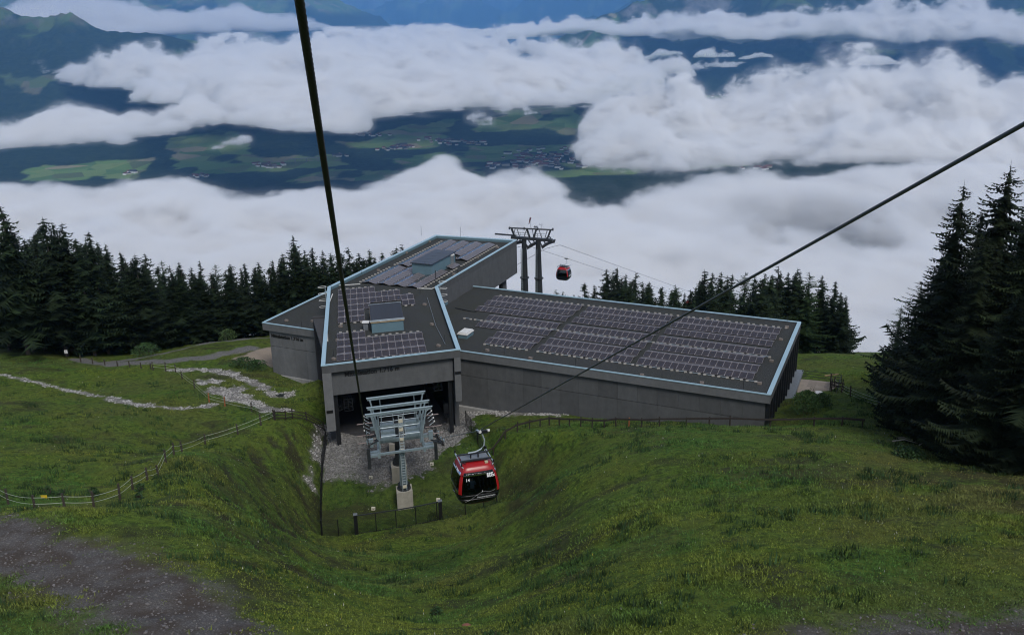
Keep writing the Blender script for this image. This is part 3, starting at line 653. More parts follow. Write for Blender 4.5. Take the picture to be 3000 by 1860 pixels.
# ---------------------------------------------------------------- middle station
CONC = concrete('wall_concrete', (.1, .104, .108)); CONC2 = concrete('fascia_concrete', (.15, .155, .16)); PALEC = concrete('pale_concrete', (.3, .3, .29))
BLUE = simple_mat('pale_blue_metal', (.36, .52, .6), .35, .1, var=.06, scale=.6); BLUED = simple_mat('blue_cladding', (.12, .2, .24), .5, var=.08, scale=.8)
DARKM = simple_mat('dark_metal', (.022, .024, .028), .45, .4, var=.2); BLACKP = simple_mat('black_paint', (.008, .008, .009), .5, var=.1)
STEEL = simple_mat('galvanised_steel', (.46, .53, .57), .42, .45, var=.16, scale=4); GREYM = simple_mat('grey_metal', (.2, .22, .24), .5, .3, var=.15)
LOUV = simple_mat('louvre_metal', (.06, .068, .085), .4, .4, var=.12); WHITEP = simple_mat('white_paint', (.7, .7, .68), .5, var=.06); WOOD = simple_mat('pale_wood', (.36, .26, .14), .7, var=.2, scale=5)
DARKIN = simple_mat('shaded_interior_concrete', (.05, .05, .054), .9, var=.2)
t = NT('roof_gravel'); p = t.pos(); n = t.noise(p, 9, 8, .8); n2 = t.noise(p, .35, 5, .65)
c = t.ramp(n, [(.36, (.016, .017, .018)), (.5, (.044, .047, .048)), (.64, (.1, .105, .1)), (.75, (.26, .26, .25))])
c = t.mix(t.ramp(n2, [(.45, (0, 0, 0)), (.7, (.75, .75, .75))]), c, t.mix(.45, c, (.04, .044, .028))); t.base(c); t.set(.95, spec=.15); t.bump(n, .8, .03); ROOFG = t.m
P1, P2, P3, P4, P5, P6 = (-20., 92.2), (-5.7, 96.3), (-9.8, 120.9), (1., 146.4), (-12.2, 151.1), (-24.6, 121.8)
MAIN = [P1, P2, P3, P4, P5, P6]; NL, NR, FR, FL = (-32.4, 116.3), (26.2, 88.9), (36.1, 111.7), (-22.5, 139.1)
def v2(a): return Vector((a[0], a[1], 0))
def inset(poly, ds):
    """move every edge of a counter-clockwise polygon inwards by its own distance"""
    n = len(poly); L = []
    for i in range(n):
        a = v2(poly[i]); b = v2(poly[(i+1) % n]); d = (b-a).normalized(); nn = Vector((-d.y, d.x, 0)); dd = ds if isinstance(ds, (int, float)) else ds[i]
        L.append((a+nn*dd, d))
    out_ = []
    for i in range(n):
        p, d = L[i-1]; q, e = L[i]; w = q-p; den = d.x*e.y-d.y*e.x; t_ = (w.x*e.y-w.y*e.x)/den; r = p+d*t_; out_.append((r.x, r.y))
    return out_
def ring(mb, outer, inner, z0, z1, mi=0, skip=()):
    n = len(outer)
    for i in range(n):
        if i in skip: continue
        j = (i+1) % n; mb.prism([outer[i], outer[j], inner[j], inner[i]], z0, z1, mi)
ST = empty('mid_station', (0, 0, 0)); tag(ST, 'long grey concrete cable car station with flat gravel roofs and pale blue roof edges', 'building')
# main volume -------------------------------------------------
ZM, ZL = -35., -38.
capw = [.22, .42, .3, .45, .42, .4]
mb = MB(); inn = inset(MAIN, capw); outm = inset(MAIN, -.05)
for i, nm in enumerate(['front', 'right', 'right', 'back', 'left', 'left']):
    j = (i+1) % 6; MB().prism([outm[i], outm[j], inn[j], inn[i]], ZM-.11, ZM).build('roof_edge_cap', BLUE, ST)
wi = inset(MAIN, [.22, .3, .25, .38, .35, .35]); wi2 = inset(MAIN, [.25, .36, .29, .43, .4, .38])
mb = MB(); ring(mb, wi, wi2, ZM-.5, ZM-.11); mb.build('parapet_lining', BLUED, ST)
mb = MB(); ring(mb, MAIN, wi, ZM-.95, ZM-.11); mb.build('parapet', CONC, ST)
MB().prism(wi2, ZM-.9, ZM-.45).build('roof', ROOFG, ST)
# lintel and front fins
dF = (v2(P2)-v2(P1)).normalized(); nF = Vector((-dF.y, dF.x, 0)); dS = (v2(P3)-v2(P2)).normalized(); dL = (v2(P6)-v2(P1)).normalized()
def pt(p, *vs):
    q = v2(p)
    for v, s_ in vs: q = q+v*s_
    return (q.x, q.y)
LT = MB().prism([pt(P1, (dF, 1.0), (nF, .55)), pt(P2, (dF, -.75), (nF, .55)), pt(P2, (dF, -.75), (nF, 1.0)), pt(P1, (dF, 1.0), (nF, 1.0))], -38.75, ZM-.96).build('front_lintel', CONC, ST)
MB().prism([pt(P1, (dF, 1.0), (nF, .2)), pt(P2, (dF, -.75), (nF, .2)), pt(P2, (dF, -.75), (nF, .53)), pt(P1, (dF, 1.0), (nF, .53))], ZM-.97, ZM-.12).build('front_fascia', CONC, ST)
fl = MB().prism([P1, pt(P1, (dF, .95)), pt(P1, (dF, .95), (dL, 2.6)), pt(P1, (dL, 2.6))], -42.6, ZM-.96).build('side_fin', CONC2, ST)
fr_ = MB().prism([pt(P2, (dF, -.72)), P2, pt(P2, (dS, 2.6)), pt(P2, (dF, -.72), (dS, 2.6))], -41.1, ZM-.96).build('side_fin', CONC2, ST)
for P_, s_, z in ((P1, .46, -40.3), (P2, -.36, -37.7)):
    q = pt(P_, (dF, s_), (nF, -.05)); MB().obox((*q, z), (dF, nF, (0, 0, 1)), (.34, .05, .13)).build('fin_lamp', BLACKP, ST)
MB().prism([pt(P1, (dF, .25), (dL, 2.62)), pt(P1, (dF, .75), (dL, 2.62)), pt(P6, (dF, .8)), pt(P6, (dF, .3))], -48.2, ZM-.96).build('side_wall', CONC, ST)
MB().prism([pt(P2, (dF, -.6), (dS, 2.62)), pt(P2, (dF, -.1), (dS, 2.62)), pt(P3, (dF, -.1)), pt(P3, (dF, -.6))], -48.2, ZM-.96).build('side_wall', CONC, ST)
for P_, s_ in ((P1, 1.25), (P2, -1.1)):
    MB().prism([pt(P_, (dF, s_-.22), (nF, .9)), pt(P_, (dF, s_+.22), (nF, .9)), pt(P_, (dF, s_+.22), (nF, 1.3)), pt(P_, (dF, s_-.22), (nF, 1.3))], -48, -38.76).build('portal_post', DARKM, ST)
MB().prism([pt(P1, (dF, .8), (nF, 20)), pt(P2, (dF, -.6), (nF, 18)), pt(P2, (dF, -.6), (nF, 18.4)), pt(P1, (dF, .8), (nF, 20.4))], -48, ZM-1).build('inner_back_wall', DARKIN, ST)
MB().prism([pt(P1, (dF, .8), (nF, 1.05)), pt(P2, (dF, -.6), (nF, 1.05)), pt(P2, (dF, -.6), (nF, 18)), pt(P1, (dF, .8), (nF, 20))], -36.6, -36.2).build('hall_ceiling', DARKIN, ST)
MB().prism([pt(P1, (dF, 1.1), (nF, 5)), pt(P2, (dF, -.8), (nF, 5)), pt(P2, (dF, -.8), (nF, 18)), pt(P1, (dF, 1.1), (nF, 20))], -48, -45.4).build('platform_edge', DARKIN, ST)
# maintenance cages inside the portal
for s_, z in ((2.6, -39.9), (-2.4, -38.9)):
    P_ = P1 if s_ > 0 else P2; m_ = MB(); q = v2(pt(P_, (dF, s_), (nF, 1.6)))
    for a_ in (-.45, 0, .45):
        for b_ in (-.4, .4): m_.bar(q+dF*a_+nF*b_+Vector((0, 0, z-1.1)), q+dF*a_+nF*b_+Vector((0, 0, z+.3)), .05)
    for zz in (-1.1, -.6, -.1, .3):
        for b_ in (-.4, .4): m_.bar(q-dF*.45+nF*b_+Vector((0, 0, z+zz)), q+dF*.45+nF*b_+Vector((0, 0, z+zz)), .05)
    m_.build('maintenance_cage', DARKM, ST)
# right and back walls of the rear half, cantilevered
dR = (v2(P4)-v2(P3)).normalized(); nR = Vector((-dR.y, dR.x, 0)); dB = (v2(P5)-v2(P4)).normalized()
def wall_panels(a, b, z0, z1, wdt, rows, mat, parent, out, thick=.12, name='concrete_panel', skip=0):
    """separate slabs with open joints hung in front of a wall line from a to b; out = outward side"""
    a = v2(a); b = v2(b); d = (b-a).normalized(); L = (b-a).length; n = max(1, round(L/wdt)); w = L/n; nn = Vector(out).normalized(); me = {}
    zz = rows
    for i in range(n):
        for (r0, r1) in zz:
            key = (round(r1-r0, 3)); c = a+d*(w*(i+.5))+nn*(thick/2+random.uniform(0, .008))+Vector((0, 0, (r0+r1)/2))
            if key not in me: me[key] = MB().obox((0, 0, 0), (d, nn, (0, 0, 1)), (w/2-.007, thick/2, (r1-r0)/2-.007)).build(name, mat, parent); o = me[key]
            else: o = bpy.data.objects.new(name, me[key].data); link(o, parent)
            o.location = c
random.seed(1)
bw = MB().prism([pt(P3, (nR, .3)), P3, P4, pt(P4, (nR, .3))], -40.45, ZM-.96).build('rear_right_wall', CONC, ST)
MB().prism([P4, P5, pt(P5, (dR, -.3)), pt(P4, (dR, -.3))], -40.45, ZM-.96).build('rear_end_wall', CONC, ST)
MB().prism([P5, P6, pt(P6, (dF, .3)), pt(P5, (dB, -.3))], -48, ZM-.96).build('rear_left_wall', CONC, ST)
for i in range(9):
    a_ = v2(P3)+dR*(3*i+1.5)-nR*.012; 
MB().prism([pt(P3, (nR, .35)), pt(P4, (dR, -.35), (nR, .35)), pt(P5, (dR, -.35), (dB, -.35)), pt(P6, (dF, .35))], -40.7, -40.47).build('rear_floor', DARKIN, ST)
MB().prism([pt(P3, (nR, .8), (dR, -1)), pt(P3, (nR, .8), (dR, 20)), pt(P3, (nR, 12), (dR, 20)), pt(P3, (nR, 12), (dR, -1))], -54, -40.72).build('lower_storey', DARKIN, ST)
q = pt(P4, (dR, -3.2), (nR, 1.2)); MB().tube([(*q, -56), (*q, -40.72)], [.85, .6], 12).build('rear_pillar', CONC, ST)
# low bar -----------------------------------------------------
BARP = [NL, NR, FR, FL]; uB = (v2(NR)-v2(NL)).normalized(); vB = (v2(FR)-v2(NR)).normalized()
def bar_pt(u, v): q = v2(NL)+uB*u+vB*v; return (q.x, q.y)
def uv(p): q = v2(p)-v2(NL); return q.dot(uB), q.dot(vB)
LB = (v2(NR)-v2(NL)).length; DB = (v2(FR)-v2(NR)).length
def line_hit_u(a, b, v):
    (u0, v0), (u1, v1) = uv(a), uv(b); return u0+(u1-u0)*(v-v0)/(v1-v0)
uLf = line_hit_u(P1, P6, 0.); uRf = line_hit_u(P2, P3, 0.)
uRb = line_hit_u(P3, P4, DB); vL6 = DB
o_r = [bar_pt(uRf+.1, 0), bar_pt(LB, 0), bar_pt(LB, DB), bar_pt(uRb+.1, DB)]
o_l = [bar_pt(0, 0), bar_pt(uLf-.05, 0), (P6[0]-.1, P6[1]), bar_pt(min(uv(P6)[0]-.2, uLf), DB), bar_pt(0, DB)]
for (k, seg) in enumerate([(bar_pt(uRf+.05, 0), bar_pt(LB, 0), vB, .16, 0), (bar_pt(LB, .162), bar_pt(LB, DB-.25), -uB, .42, 1), (bar_pt(LB, DB), bar_pt(uRb+.3, DB), -vB, .25, 2),
                         (bar_pt(0, 0), bar_pt(uLf-.05, 0), vB, .16, 0), (bar_pt(0, .162), bar_pt(0, DB), uB, .3, 3), (bar_pt(0.0, DB), bar_pt(uLf-6, DB), -vB, .3, 2)]):
    a, b, n_, w_, kk = seg; a = v2(a)-n_*.04; b = v2(b)-n_*.04; c_ = b+n_*(w_+.04); d_ = a+n_*(w_+.04)
    MB().prism([(a.x, a.y), (b.x, b.y), (c_.x, c_.y), (d_.x, d_.y)], ZL-.1, ZL).build('roof_edge_cap', BLUE, ST)
    a2 = a+n_*.05; b2 = b+n_*.05; c2 = b+n_*(w_-.03); d2 = a+n_*(w_-.03)
    MB().prism([(a2.x, a2.y), (b2.x, b2.y), (c2.x, c2.y), (d2.x, d2.y)], ZL-(1.05 if kk in (0, 1) else 1.0), ZL-.102).build('fascia', CONC2 if kk == 0 else CONC, ST)
MB().prism([bar_pt(uRf+.3, .14), bar_pt(LB-.4, .14), bar_pt(LB-.4, DB-.2), bar_pt(uRb+.3, DB-.2), (P3[0]+.02, P3[1])], ZL-.7, ZL-.32).build('wing_roof', ROOFG, ST)
MB().prism([bar_pt(.28, .14), bar_pt(uLf-.1, .14), (P6[0]-.02, P6[1]-.1), bar_pt(uLf-6, DB-.3), bar_pt(.28, DB-.3)], ZL-.7, ZL-.32).build('wing_roof', ROOFG, ST)
# flashing where the wing roof meets the tall wall
a = v2(P3); b = v2(bar_pt(uRb, DB)); MB().bar((a.x+.1, a.y-.03, ZL-.1), (b.x+.1, b.y-.03, ZL-.1), .14, .34).build('wall_flashing', BLUED, ST)
# wing walls with backing and separate panels
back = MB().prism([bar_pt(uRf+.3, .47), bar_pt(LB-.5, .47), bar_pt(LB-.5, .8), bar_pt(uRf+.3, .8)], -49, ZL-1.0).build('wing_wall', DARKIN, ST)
wall_panels(bar_pt(uRf+.3, .45), bar_pt(LB-.5, .45), 0, 0, 2.27, [(-49, -41.25), (-41.2, ZL-1.05)], CONC, back, -vB)
back2 = MB().prism([bar_pt(.75, .47), bar_pt(uLf+.1, .47), bar_pt(uLf+.1, .8), bar_pt(.75, .8)], -49, ZL-1.0).build('wing_wall', DARKIN, ST)
wall_panels(bar_pt(.75, .45), bar_pt(uLf+.1, .45), 0, 0, 2.0, [(-49, -41.25), (-41.2, ZL-1.05)], CONC2, back2, -vB)
MB().prism([bar_pt(.75, .8), bar_pt(.75, DB-.5), bar_pt(1.1, DB-.5), bar_pt(1.1, .8)], -49, ZL-1).build('wing_end_wall', CONC, ST)
MB().prism([bar_pt(uRf+1, DB-.75), bar_pt(LB-1, DB-.75), bar_pt(LB-1, DB-.4), bar_pt(uRf+1, DB-.4)], -52, ZL-1.02).build('wing_back_wall', CONC, ST)
MB().prism([bar_pt(uRf-1, -.15), bar_pt(uRf+17, -.15), bar_pt(uRf+17, .32), bar_pt(uRf-1, .32)], -49, -45.1).build('foundation_ledge', PALEC, ST)
MB().prism([bar_pt(.6, .05), bar_pt(uLf, .05), bar_pt(uLf, .32), bar_pt(.6, .32)], -49, -45.15).build('foundation_ledge', PALEC, ST)
# glazed right end
t = NT('window_glass'); t.base((.03, .036, .034)); t.set(.08, .0, .9); GLASS = t.m
pane_m = None
nB = 11; wv = (DB-1.2)/nB
for i in range(nB):
    v0 = .6+wv*i; c = v2(bar_pt(LB-.62, v0+wv/2))+Vector((0, 0, -41.6))
    if pane_m is None: pane_m = MB().obox((0, 0, 0), (vB, uB, (0, 0, 1)), (wv/2-.06, .03, 2.55)).build('window_pane', GLASS, ST); o = pane_m
    else: o = link(bpy.data.objects.new('window_pane', pane_m.data), ST)
    o.location = c
mu = None
for i in range(nB+1):
    c = v2(bar_pt(LB-.33, .6+wv*i))+Vector((0, 0, -41.7))
    if mu is None: mu = MB().obox((0, 0, 0), (vB, uB, (0, 0, 1)), (.09, .28, 2.65)).build('window_mullion', DARKM, ST); o = mu
    else: o = link(bpy.data.objects.new('window_mullion', mu.data), ST)
    o.location = c
ap = None
for i in range(1, nB):
    c = v2(bar_pt(LB-.55, .6+wv*(i+.3)))+Vector((0, 0, -43.6))
    if ap is None: ap = MB().obox((0, 0, 0), (vB, uB, (0, 0, 1)), (wv*.2, .04, .62)).build('spandrel_panel', STEEL, ST); o = ap
    else: o = link(bpy.data.objects.new('spandrel_panel', ap.data), ST)
    o.location = c
MB().prism([bar_pt(LB-1.1, .3), bar_pt(LB+.75, .3), bar_pt(LB+.75, DB+.1), bar_pt(LB-1.1, DB+.1)], -44.75, -44.4).build('balcony_slab', GREYM, ST)
MB().prism([bar_pt(LB-1.0, .5), bar_pt(LB+.35, .5), bar_pt(LB+.35, DB-.1), bar_pt(LB-1.0, DB-.1)], -50, -44.76).build('plinth_wall', DARKIN, ST)
MB().prism([bar_pt(LB-.5, DB-.55), bar_pt(LB-.2, DB-.55), bar_pt(LB-.2, DB-.3), bar_pt(LB-.5, DB-.3)], -44.4, ZL-1.05).build('corner_post', GREYM, ST)
# lettering
q = v2(pt(P1, (dF, 2.35), (nF, .53))); text_obj('lettering', 'Mittelstation 1.716 m', BLACKP, .68, (q.x, q.y, -36.75), dF, -nF, LT, .03, bold=.022, spacing=1.0)
q = v2(bar_pt(1.05, .31)); text_obj('lettering', 'Mittelstation 1.716 m', BLACKP, .58, (q.x, q.y, -39.95), uB, -vB, back2, .03, bold=.02, spacing=1.0)
# roof ladder hoops at the two corners of the tall volume
def hoops(c, dx, dy, zs, leg):
    for z in zs:
        pts = [Vector(c)+Vector(dx)*(.55*math.cos(a_))+Vector(dy)*(.38*math.sin(a_))+Vector((0, 0, z)) for a_ in np.linspace(0, 2*math.pi, 14)]
        MB().tube(pts, .028, 5).build('ladder_hoop', WHITEP, leg)
def ladder(c, d, z0, z1, name='roof_ladder'):
    m_ = MB(); c = Vector(c); d = Vector(d).normalized()
    for s_ in (-.22, .22): m_.bar(c+d*s_+Vector((0, 0, z0)), c+d*s_+Vector((0, 0, z1)), .05)
    z = z0+.2
    while z < z1: m_.bar(c-d*.22+Vector((0, 0, z)), c+d*.22+Vector((0, 0, z)), .035); z += .3
    return m_.build(name, STEEL, ST)
q = v2(pt(P3, (dF, .25), (dS, -.5))); l1 = ladder((q.x, q.y, 0), dS, -38.3, -34.2); hoops((q.x+.4, q.y, 0), dF, dS, (-34.3, -35.2, -36.1, -37.), l1)
q = v2(pt(P6, (dF, -.25), (dL, -2.5))); l2 = ladder((q.x, q.y, 0), dL, -38.3, -34.2); hoops((q.x-.4, q.y, 0), dF, dL, (-34.3, -35.2, -36.1, -37.), l2)
m_ = MB()
for p_, h_ in ((pt(P3, (dR, .5), (nR, .5)), 2.4),): m_.tube([(*p_, -35.4), (*p_, -35.4+h_)], .05, 6)
m_.build('swan_neck_pipe', DARKM, ST)
# big roof lights
def frame_box(c, ax, half, z0, z1, name, mat, parent):
    return MB().obox((c.x, c.y, (z0+z1)/2), (*ax, (0, 0, 1)), (*half, (z1-z0)/2)).build(name, mat, parent)
uA = Vector((.972, .237, 0)).normalized(); vA = Vector((-.164, .986, 0)).normalized()
c1 = Vector((-14.95, 107.0, 0)); SK = frame_box(c1, (uA, vA), (1.85, 3.1), -35.45, -34.25, 'roof_light', BLUED, ST)
MB().obox((c1.x, c1.y, -34.17), (uA, vA, (0, 0, 1)), (1.95, 3.2, .06)).build('rim', WOOD, SK)
for i in range(22):
    o = MB().obox((0, 0, 0), (uA, (vA*.93+Vector((0, 0, .32))), (0, 0, 1)), (1.92, .16, .03)).build('louvre_slat', LOUV, SK) if i == 0 else link(bpy.data.objects.new('louvre_slat', sl0), SK)
    if i == 0: sl0 = o.data
    o.location = c1+vA*(-2.95+.281*i)+Vector((0, 0, -33.98))
for e_ in (-3.18, 3.18): q = c1+vA*e_; MB().obox((q.x, q.y, -33.98), (uA, vA, (0, 0, 1)), (1.99, .05, .1)).build('rim', STEEL, SK)
dK = Vector((.39, .92, 0)).normalized(); eK = Vector((.92, -.39, 0)).normalized()
c2 = Vector((-11.0, 131.2, 0)); SK2 = frame_box(c2, (eK, dK), (1.55, 3.7), -35.45, -33.7, 'roof_light', BLUED, ST)
for i in range(9):
    o = MB().obox((0, 0, 0), (eK, dK, (0, 0, 1)), (1.72, .42, .05)).build('roof_sheet', LOUV, SK2) if i == 0 else link(bpy.data.objects.new('roof_sheet', sl1), SK2)
    if i == 0: sl1 = o.data
    o.location = c2+dK*(-3.5+.875*i)+Vector((0, 0, -33.63+.006*(i % 2)))
q = (-8.6, 133.0); MB().tube([(*q, -35.45), (*q, -33.9)], .38, 12).build('vent_pipe', GREYM, ST); MB().tube([(*q, -33.88), (*q, -33.72)], .46, 12).build('vent_cap', WHITEP, ST)
q = (-17.1, 104.9); vb = MB().box((q[0]-.28, q[1]-.3, -35.45), (q[0]+.28, q[1]+.3, -34.55)).build('vent_box', GREYM, ST); MB().box((q[0]-.42, q[1]-.42, -34.548), (q[0]+.42, q[1]+.42, -34.48)).build('lid', WHITEP, vb)
# small domed roof light
cd = Vector((-5.75, 110.0, 0)); dm = frame_box(cd, (uB, vB), (.62, .95), -38.33, -37.85, 'domed_roof_light', BLUED, ST)
m_ = MB(); m_.obox((cd.x, cd.y, -37.8), (uB, vB, (0, 0, 1)), (.7, 1.02, .05)); m_.obox((cd.x, cd.y, -37.68), (uB, vB, (0, 0, 1)), (.58, .88, .075)); m_.build('dome', WHITEP, dm)
# lightning rods, small pipes, ballast blocks
rod0 = None
for (x, y, z, h_) in [(-14.5, 150.9, -35, 1.6), (-8, 149.2, -35, 1.7), (-21, 128, -35, .9), (-24, 121, -35, .8), (-3, 140, -35.4, .9), (-7.5, 128, -35.4, .9), (-12, 119, -35.4, .9), (-7.6, 100, -35.4, .8), (-19.4, 96, -35.4, .8),
                    (2, 126.8, -38, 1.2), (12, 122.4, -38, 1.6), (20, 118.7, -38, 1.2), (28, 115.3, -38, 1.3), (34.5, 112.2, -38, .9), (-1, 103.5, -38.3, .9), (7, 99.0, -38.3, .9), (16, 94.5, -38.3, .9), (24, 91.3, -38.3, .9), (9.5, 121.5, -38.3, 1.4), (22, 115.5, -38.3, 1.5), (-27, 115, -38.3, .7)]:
    if rod0 is None: rod0 = MB().tube([(0, 0, 0), (0, 0, 1)], .022, 5).build('lightning_rod', DARKM, ST); o = rod0
    else: o = link(bpy.data.objects.new('lightning_rod', rod0.data), ST)
    o.location = (x, y, z-.02); o.scale = (1, 1, h_)
g0 = None; random.seed(4)
for (x, y, z) in [(-19.2, 95, -35.45), (-19.8, 101, -35.45), (-20.3, 106, -35.45), (-8.2, 98.5, -35.45), (-9.5, 106, -35.45), (-11, 114, -35.45), (-22, 119, -35.45), (-19, 131, -35.45), (-16, 141, -35.45), (-13, 148, -35.45), (-8, 128, -35.45), (-5, 137, -35.45), (-2, 143, -35.45),
                  (-3, 104.5, -38.32), (2, 101.5, -38.32), (8, 97.8, -38.32), (14, 95.6, -38.32), (20, 93, -38.32), (26, 92.5, -38.32), (29, 99, -38.32), (32, 106, -38.32), (34, 110.5, -38.32), (6, 122.5, -38.32), (15, 118.5, -38.32), (25, 114.5, -38.32), (-26, 117, -38.32), (-29.5, 117.5, -38.32)]:
    if g0 is None: g0 = MB().obox((0, 0, .11), (uB, vB, (0, 0, 1)), (.22, .16, .11)).build('ballast_block', simple_mat('ballast_concrete', (.2, .17, .15), .9, var=.25), ST); o = g0
    else: o = link(bpy.data.objects.new('ballast_block', g0.data), ST)
    o.location = (x, y, z); o.rotation_euler = (0, 0, random.uniform(-.3, .3))
# cable runs on the roofs
MB().tube([(-20.9, 100.8, -35.36), (-23.1, 112, -35.36), (-23.6, 119.5, -35.36)], .07, 6).build('cable_duct', WHITEP, ST)
MB().tube([(-10.9, 117, -35.36), (-9.0, 105.5, -35.36), (-7.5, 99, -35.36)], .035, 5).build('cable_duct', GREYM, ST)
MB().tube([(-7.6, 121.4, -38.25), (-5.4, 119.8, -38.25), (-4.7, 119.6, -38.25)], .06, 5).build('cable_duct', DARKM, ST)
MB().tube([(-23.5, 123.6, -35.36), (-20.6, 124.0, -35.36)], .06, 5).build('cable_duct', WHITEP, ST)
MB().tube([(-12.6, 121.3, -35.36), (-10.6, 121.0, -35.36), (-9.9, 122.2, -35.36)], .07, 5).build('cable_duct', WHITEP, ST)
# ---------------------------------------------------------------- solar arrays
t = NT('solar_cell_glass'); p = t.coord('Object'); t.base(t.ramp(t.noise(t.pos(), 1.1, 3), [(.3, (.022, .017, .018)), (.7, (.044, .033, .034))])); t.set(.1, 0, 1.0); PVG = t.m
PVB = simple_mat('panel_sky_sheen', (.17, .155, .165), .3, .3, var=.08); PVF = simple_mat('panel_frame', (.38, .35, .36), .45, .3, var=.05)  # first one paints the sky reflection of the rear panels as pale grey
def solar(name, label, origin, u, v, z, rows, pw, pitch, group):
    """rows: (v index, [(first column, last column)]); each row is a tent of two tilted panels"""
    T = empty(name, (origin[0], origin[1], z)); tag(T, label, 'solar panels', group)
    u = Vector(u).normalized(); v = Vector(v).normalized(); hd = pitch*.47; rise = .26; mesh = {}
    for side in (0, 1):
        m_ = MB(); a = u*.012; b = u*(pw-.012)
        if side == 0: lo = Vector((0, 0, .09)); hi = v*hd*1.1+Vector((0, 0, .09+rise))
        else: lo = v*(pitch*.96)+Vector((0, 0, .1)); hi = v*hd*1.14+Vector((0, 0, .09+rise))
        nn = (hi-lo).cross(u).normalized(); nn = nn if nn.z > 0 else -nn; dd = hi-lo
        th = nn*.035
        q = [a+lo, b+lo, b+hi, a+hi]; m_.add(q+[x+th for x in q], [(3, 2, 1, 0), (4, 5, 6, 7), (0, 1, 5, 4), (1, 2, 6, 5), (2, 3, 7, 6), (3, 0, 4, 7)], 1)
        e = .02; fr = e/dd.length
        q2 = [a+u*e+lo+dd*fr, b-u*e+lo+dd*fr, b-u*e+hi-dd*fr, a+u*e+hi-dd*fr]; m_.add([x+th*1.12 for x in q2], [(0, 1, 2, 3)], 0)
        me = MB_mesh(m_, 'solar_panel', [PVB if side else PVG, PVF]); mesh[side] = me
    k_rail = MB()
    foot = None
    for (rv, spans) in rows:
        for (c0, c1) in spans:
            for c in range(c0, c1):
                for side in (0, 1):
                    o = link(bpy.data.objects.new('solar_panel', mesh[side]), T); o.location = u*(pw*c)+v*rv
                if (c-c0) % 2 == 1:
                    o = link(bpy.data.objects.new('panel_clamp', CLAMP), T); o.location = u*(pw*c)+v*(rv+hd*1.12)+Vector((0, 0, .09+rise+.05))
                    o = link(bpy.data.objects.new('panel_clamp', CLAMP), T); o.location = u*(pw*c)+v*(rv+.02)+Vector((0, 0, .15))
    return T
CLAMP = MB_mesh(MB().box((-.05, -.12, -.03), (.05, .12, .04)), 'panel_clamp', [PVF])
uW, vW = (.905, -.425), (.425, .905)
def wing_block(u0, u1, starts, label):
    pw = .762; vs = [95.55, 97.97, 100.7, 103.5, 106.6, 109.24, 111.56]
    n = int(round((u1-u0)/pw)); U = Vector((*uW, 0)).normalized(); V = Vector((*vW, 0)).normalized(); o_ = U*u0+V*95.55
    rows = []
    for v_, s_ in zip(vs, starts): rows.append((v_-95.55, [(s_, n)]))
    T = solar('solar_array', label, (o_.x, o_.y), U, V, -38.32, rows, pw, 2.3, 'solar arrays on the station roofs')
    return T, U, V, n, pw
BAL = MB_mesh(MB().box((-.16, -.1, 0), (.16, .1, .13)), 'ballast_block', [simple_mat('pale_ballast', (.36, .34, .31), .85, var=.2)])
RAILM = MB_mesh(MB().box((0, -.03, .07), (1.1, .03, .13)), 'mounting_rail', [STEEL])
for u0, u1, st, lb in ((-55.5, -42.4, [9, 9, 4, 4, 0, 0, 0], 'array of dark solar panels with stepped left end on the right wing roof'), (-41.7, -30.2, [0]*7, 'middle array of dark solar panels on the right wing roof'), (-29.6, -16.6, [0]*7, 'array of dark solar panels nearest the glazed end of the right wing roof')):
    T, U, V, n, pw = wing_block(u0, u1, st, lb)
    for row_v, skipc in ((-.35, st[0]), (7.62, st[4]), (18.6, 0)):
        for c in range(skipc, n, 2):
            o = link(bpy.data.objects.new('ballast_block', BAL), T); o.location = U*(pw*(c+.3))+V*row_v
            o = link(bpy.data.objects.new('ballast_block', BAL), T); o.location = U*(pw*(c+1.5))+V*row_v
            if row_v < 15: o = link(bpy.data.objects.new('mounting_rail', RAILM), T); o.location = U*(pw*(c+.25))+V*row_v; o.rotation_euler = (0, 0, math.atan2(U.y, U.x))
PVu, PVv = Vector((.972, .237, 0)), Vector((-.164, .986, 0))
def blocks_along(T, u, v, items, pw):
    for (rv, c0, c1) in items:
        for c in range(c0, c1): o = link(bpy.data.objects.new('ballast_block', BAL), T); o.location = u.normalized()*(pw*(c+.5))+v.normalized()*rv
T = solar('solar_array', 'array of dark solar panels just above the station lettering', (-18.75, 94.2), PVu, PVv, -35.42, [(0, [(0, 12)]), (2.33, [(0, 12)]), (4.66, [(0, 12)]), (7., [(0, 4)])], .806, 2.33, 'solar arrays on the station roofs')
blocks_along(T, PVu, PVv, [(-.25, 2, 12), (7.25, 4, 12), (9.6, 0, 4)], .806)
T = solar('solar_array', 'stepped array of dark solar panels around the louvred roof light', (-20.8, 107.1), PVu, PVv, -35.42, [(0, [(0, 4)]), (2.4, [(0, 4)]), (4.8, [(0, 5), (10, 12)]), (7.2, [(0, 12)]), (9.6, [(0, 10)]), (12.0, [(0, 6)])], .806, 2.38, 'solar arrays on the station roofs')
blocks_along(T, PVu, PVv, [(-.25, 0, 4), (14.6, 0, 6), (12.2, 7, 10), (4.6, 10, 12), (9.8, 11, 12)], .806)
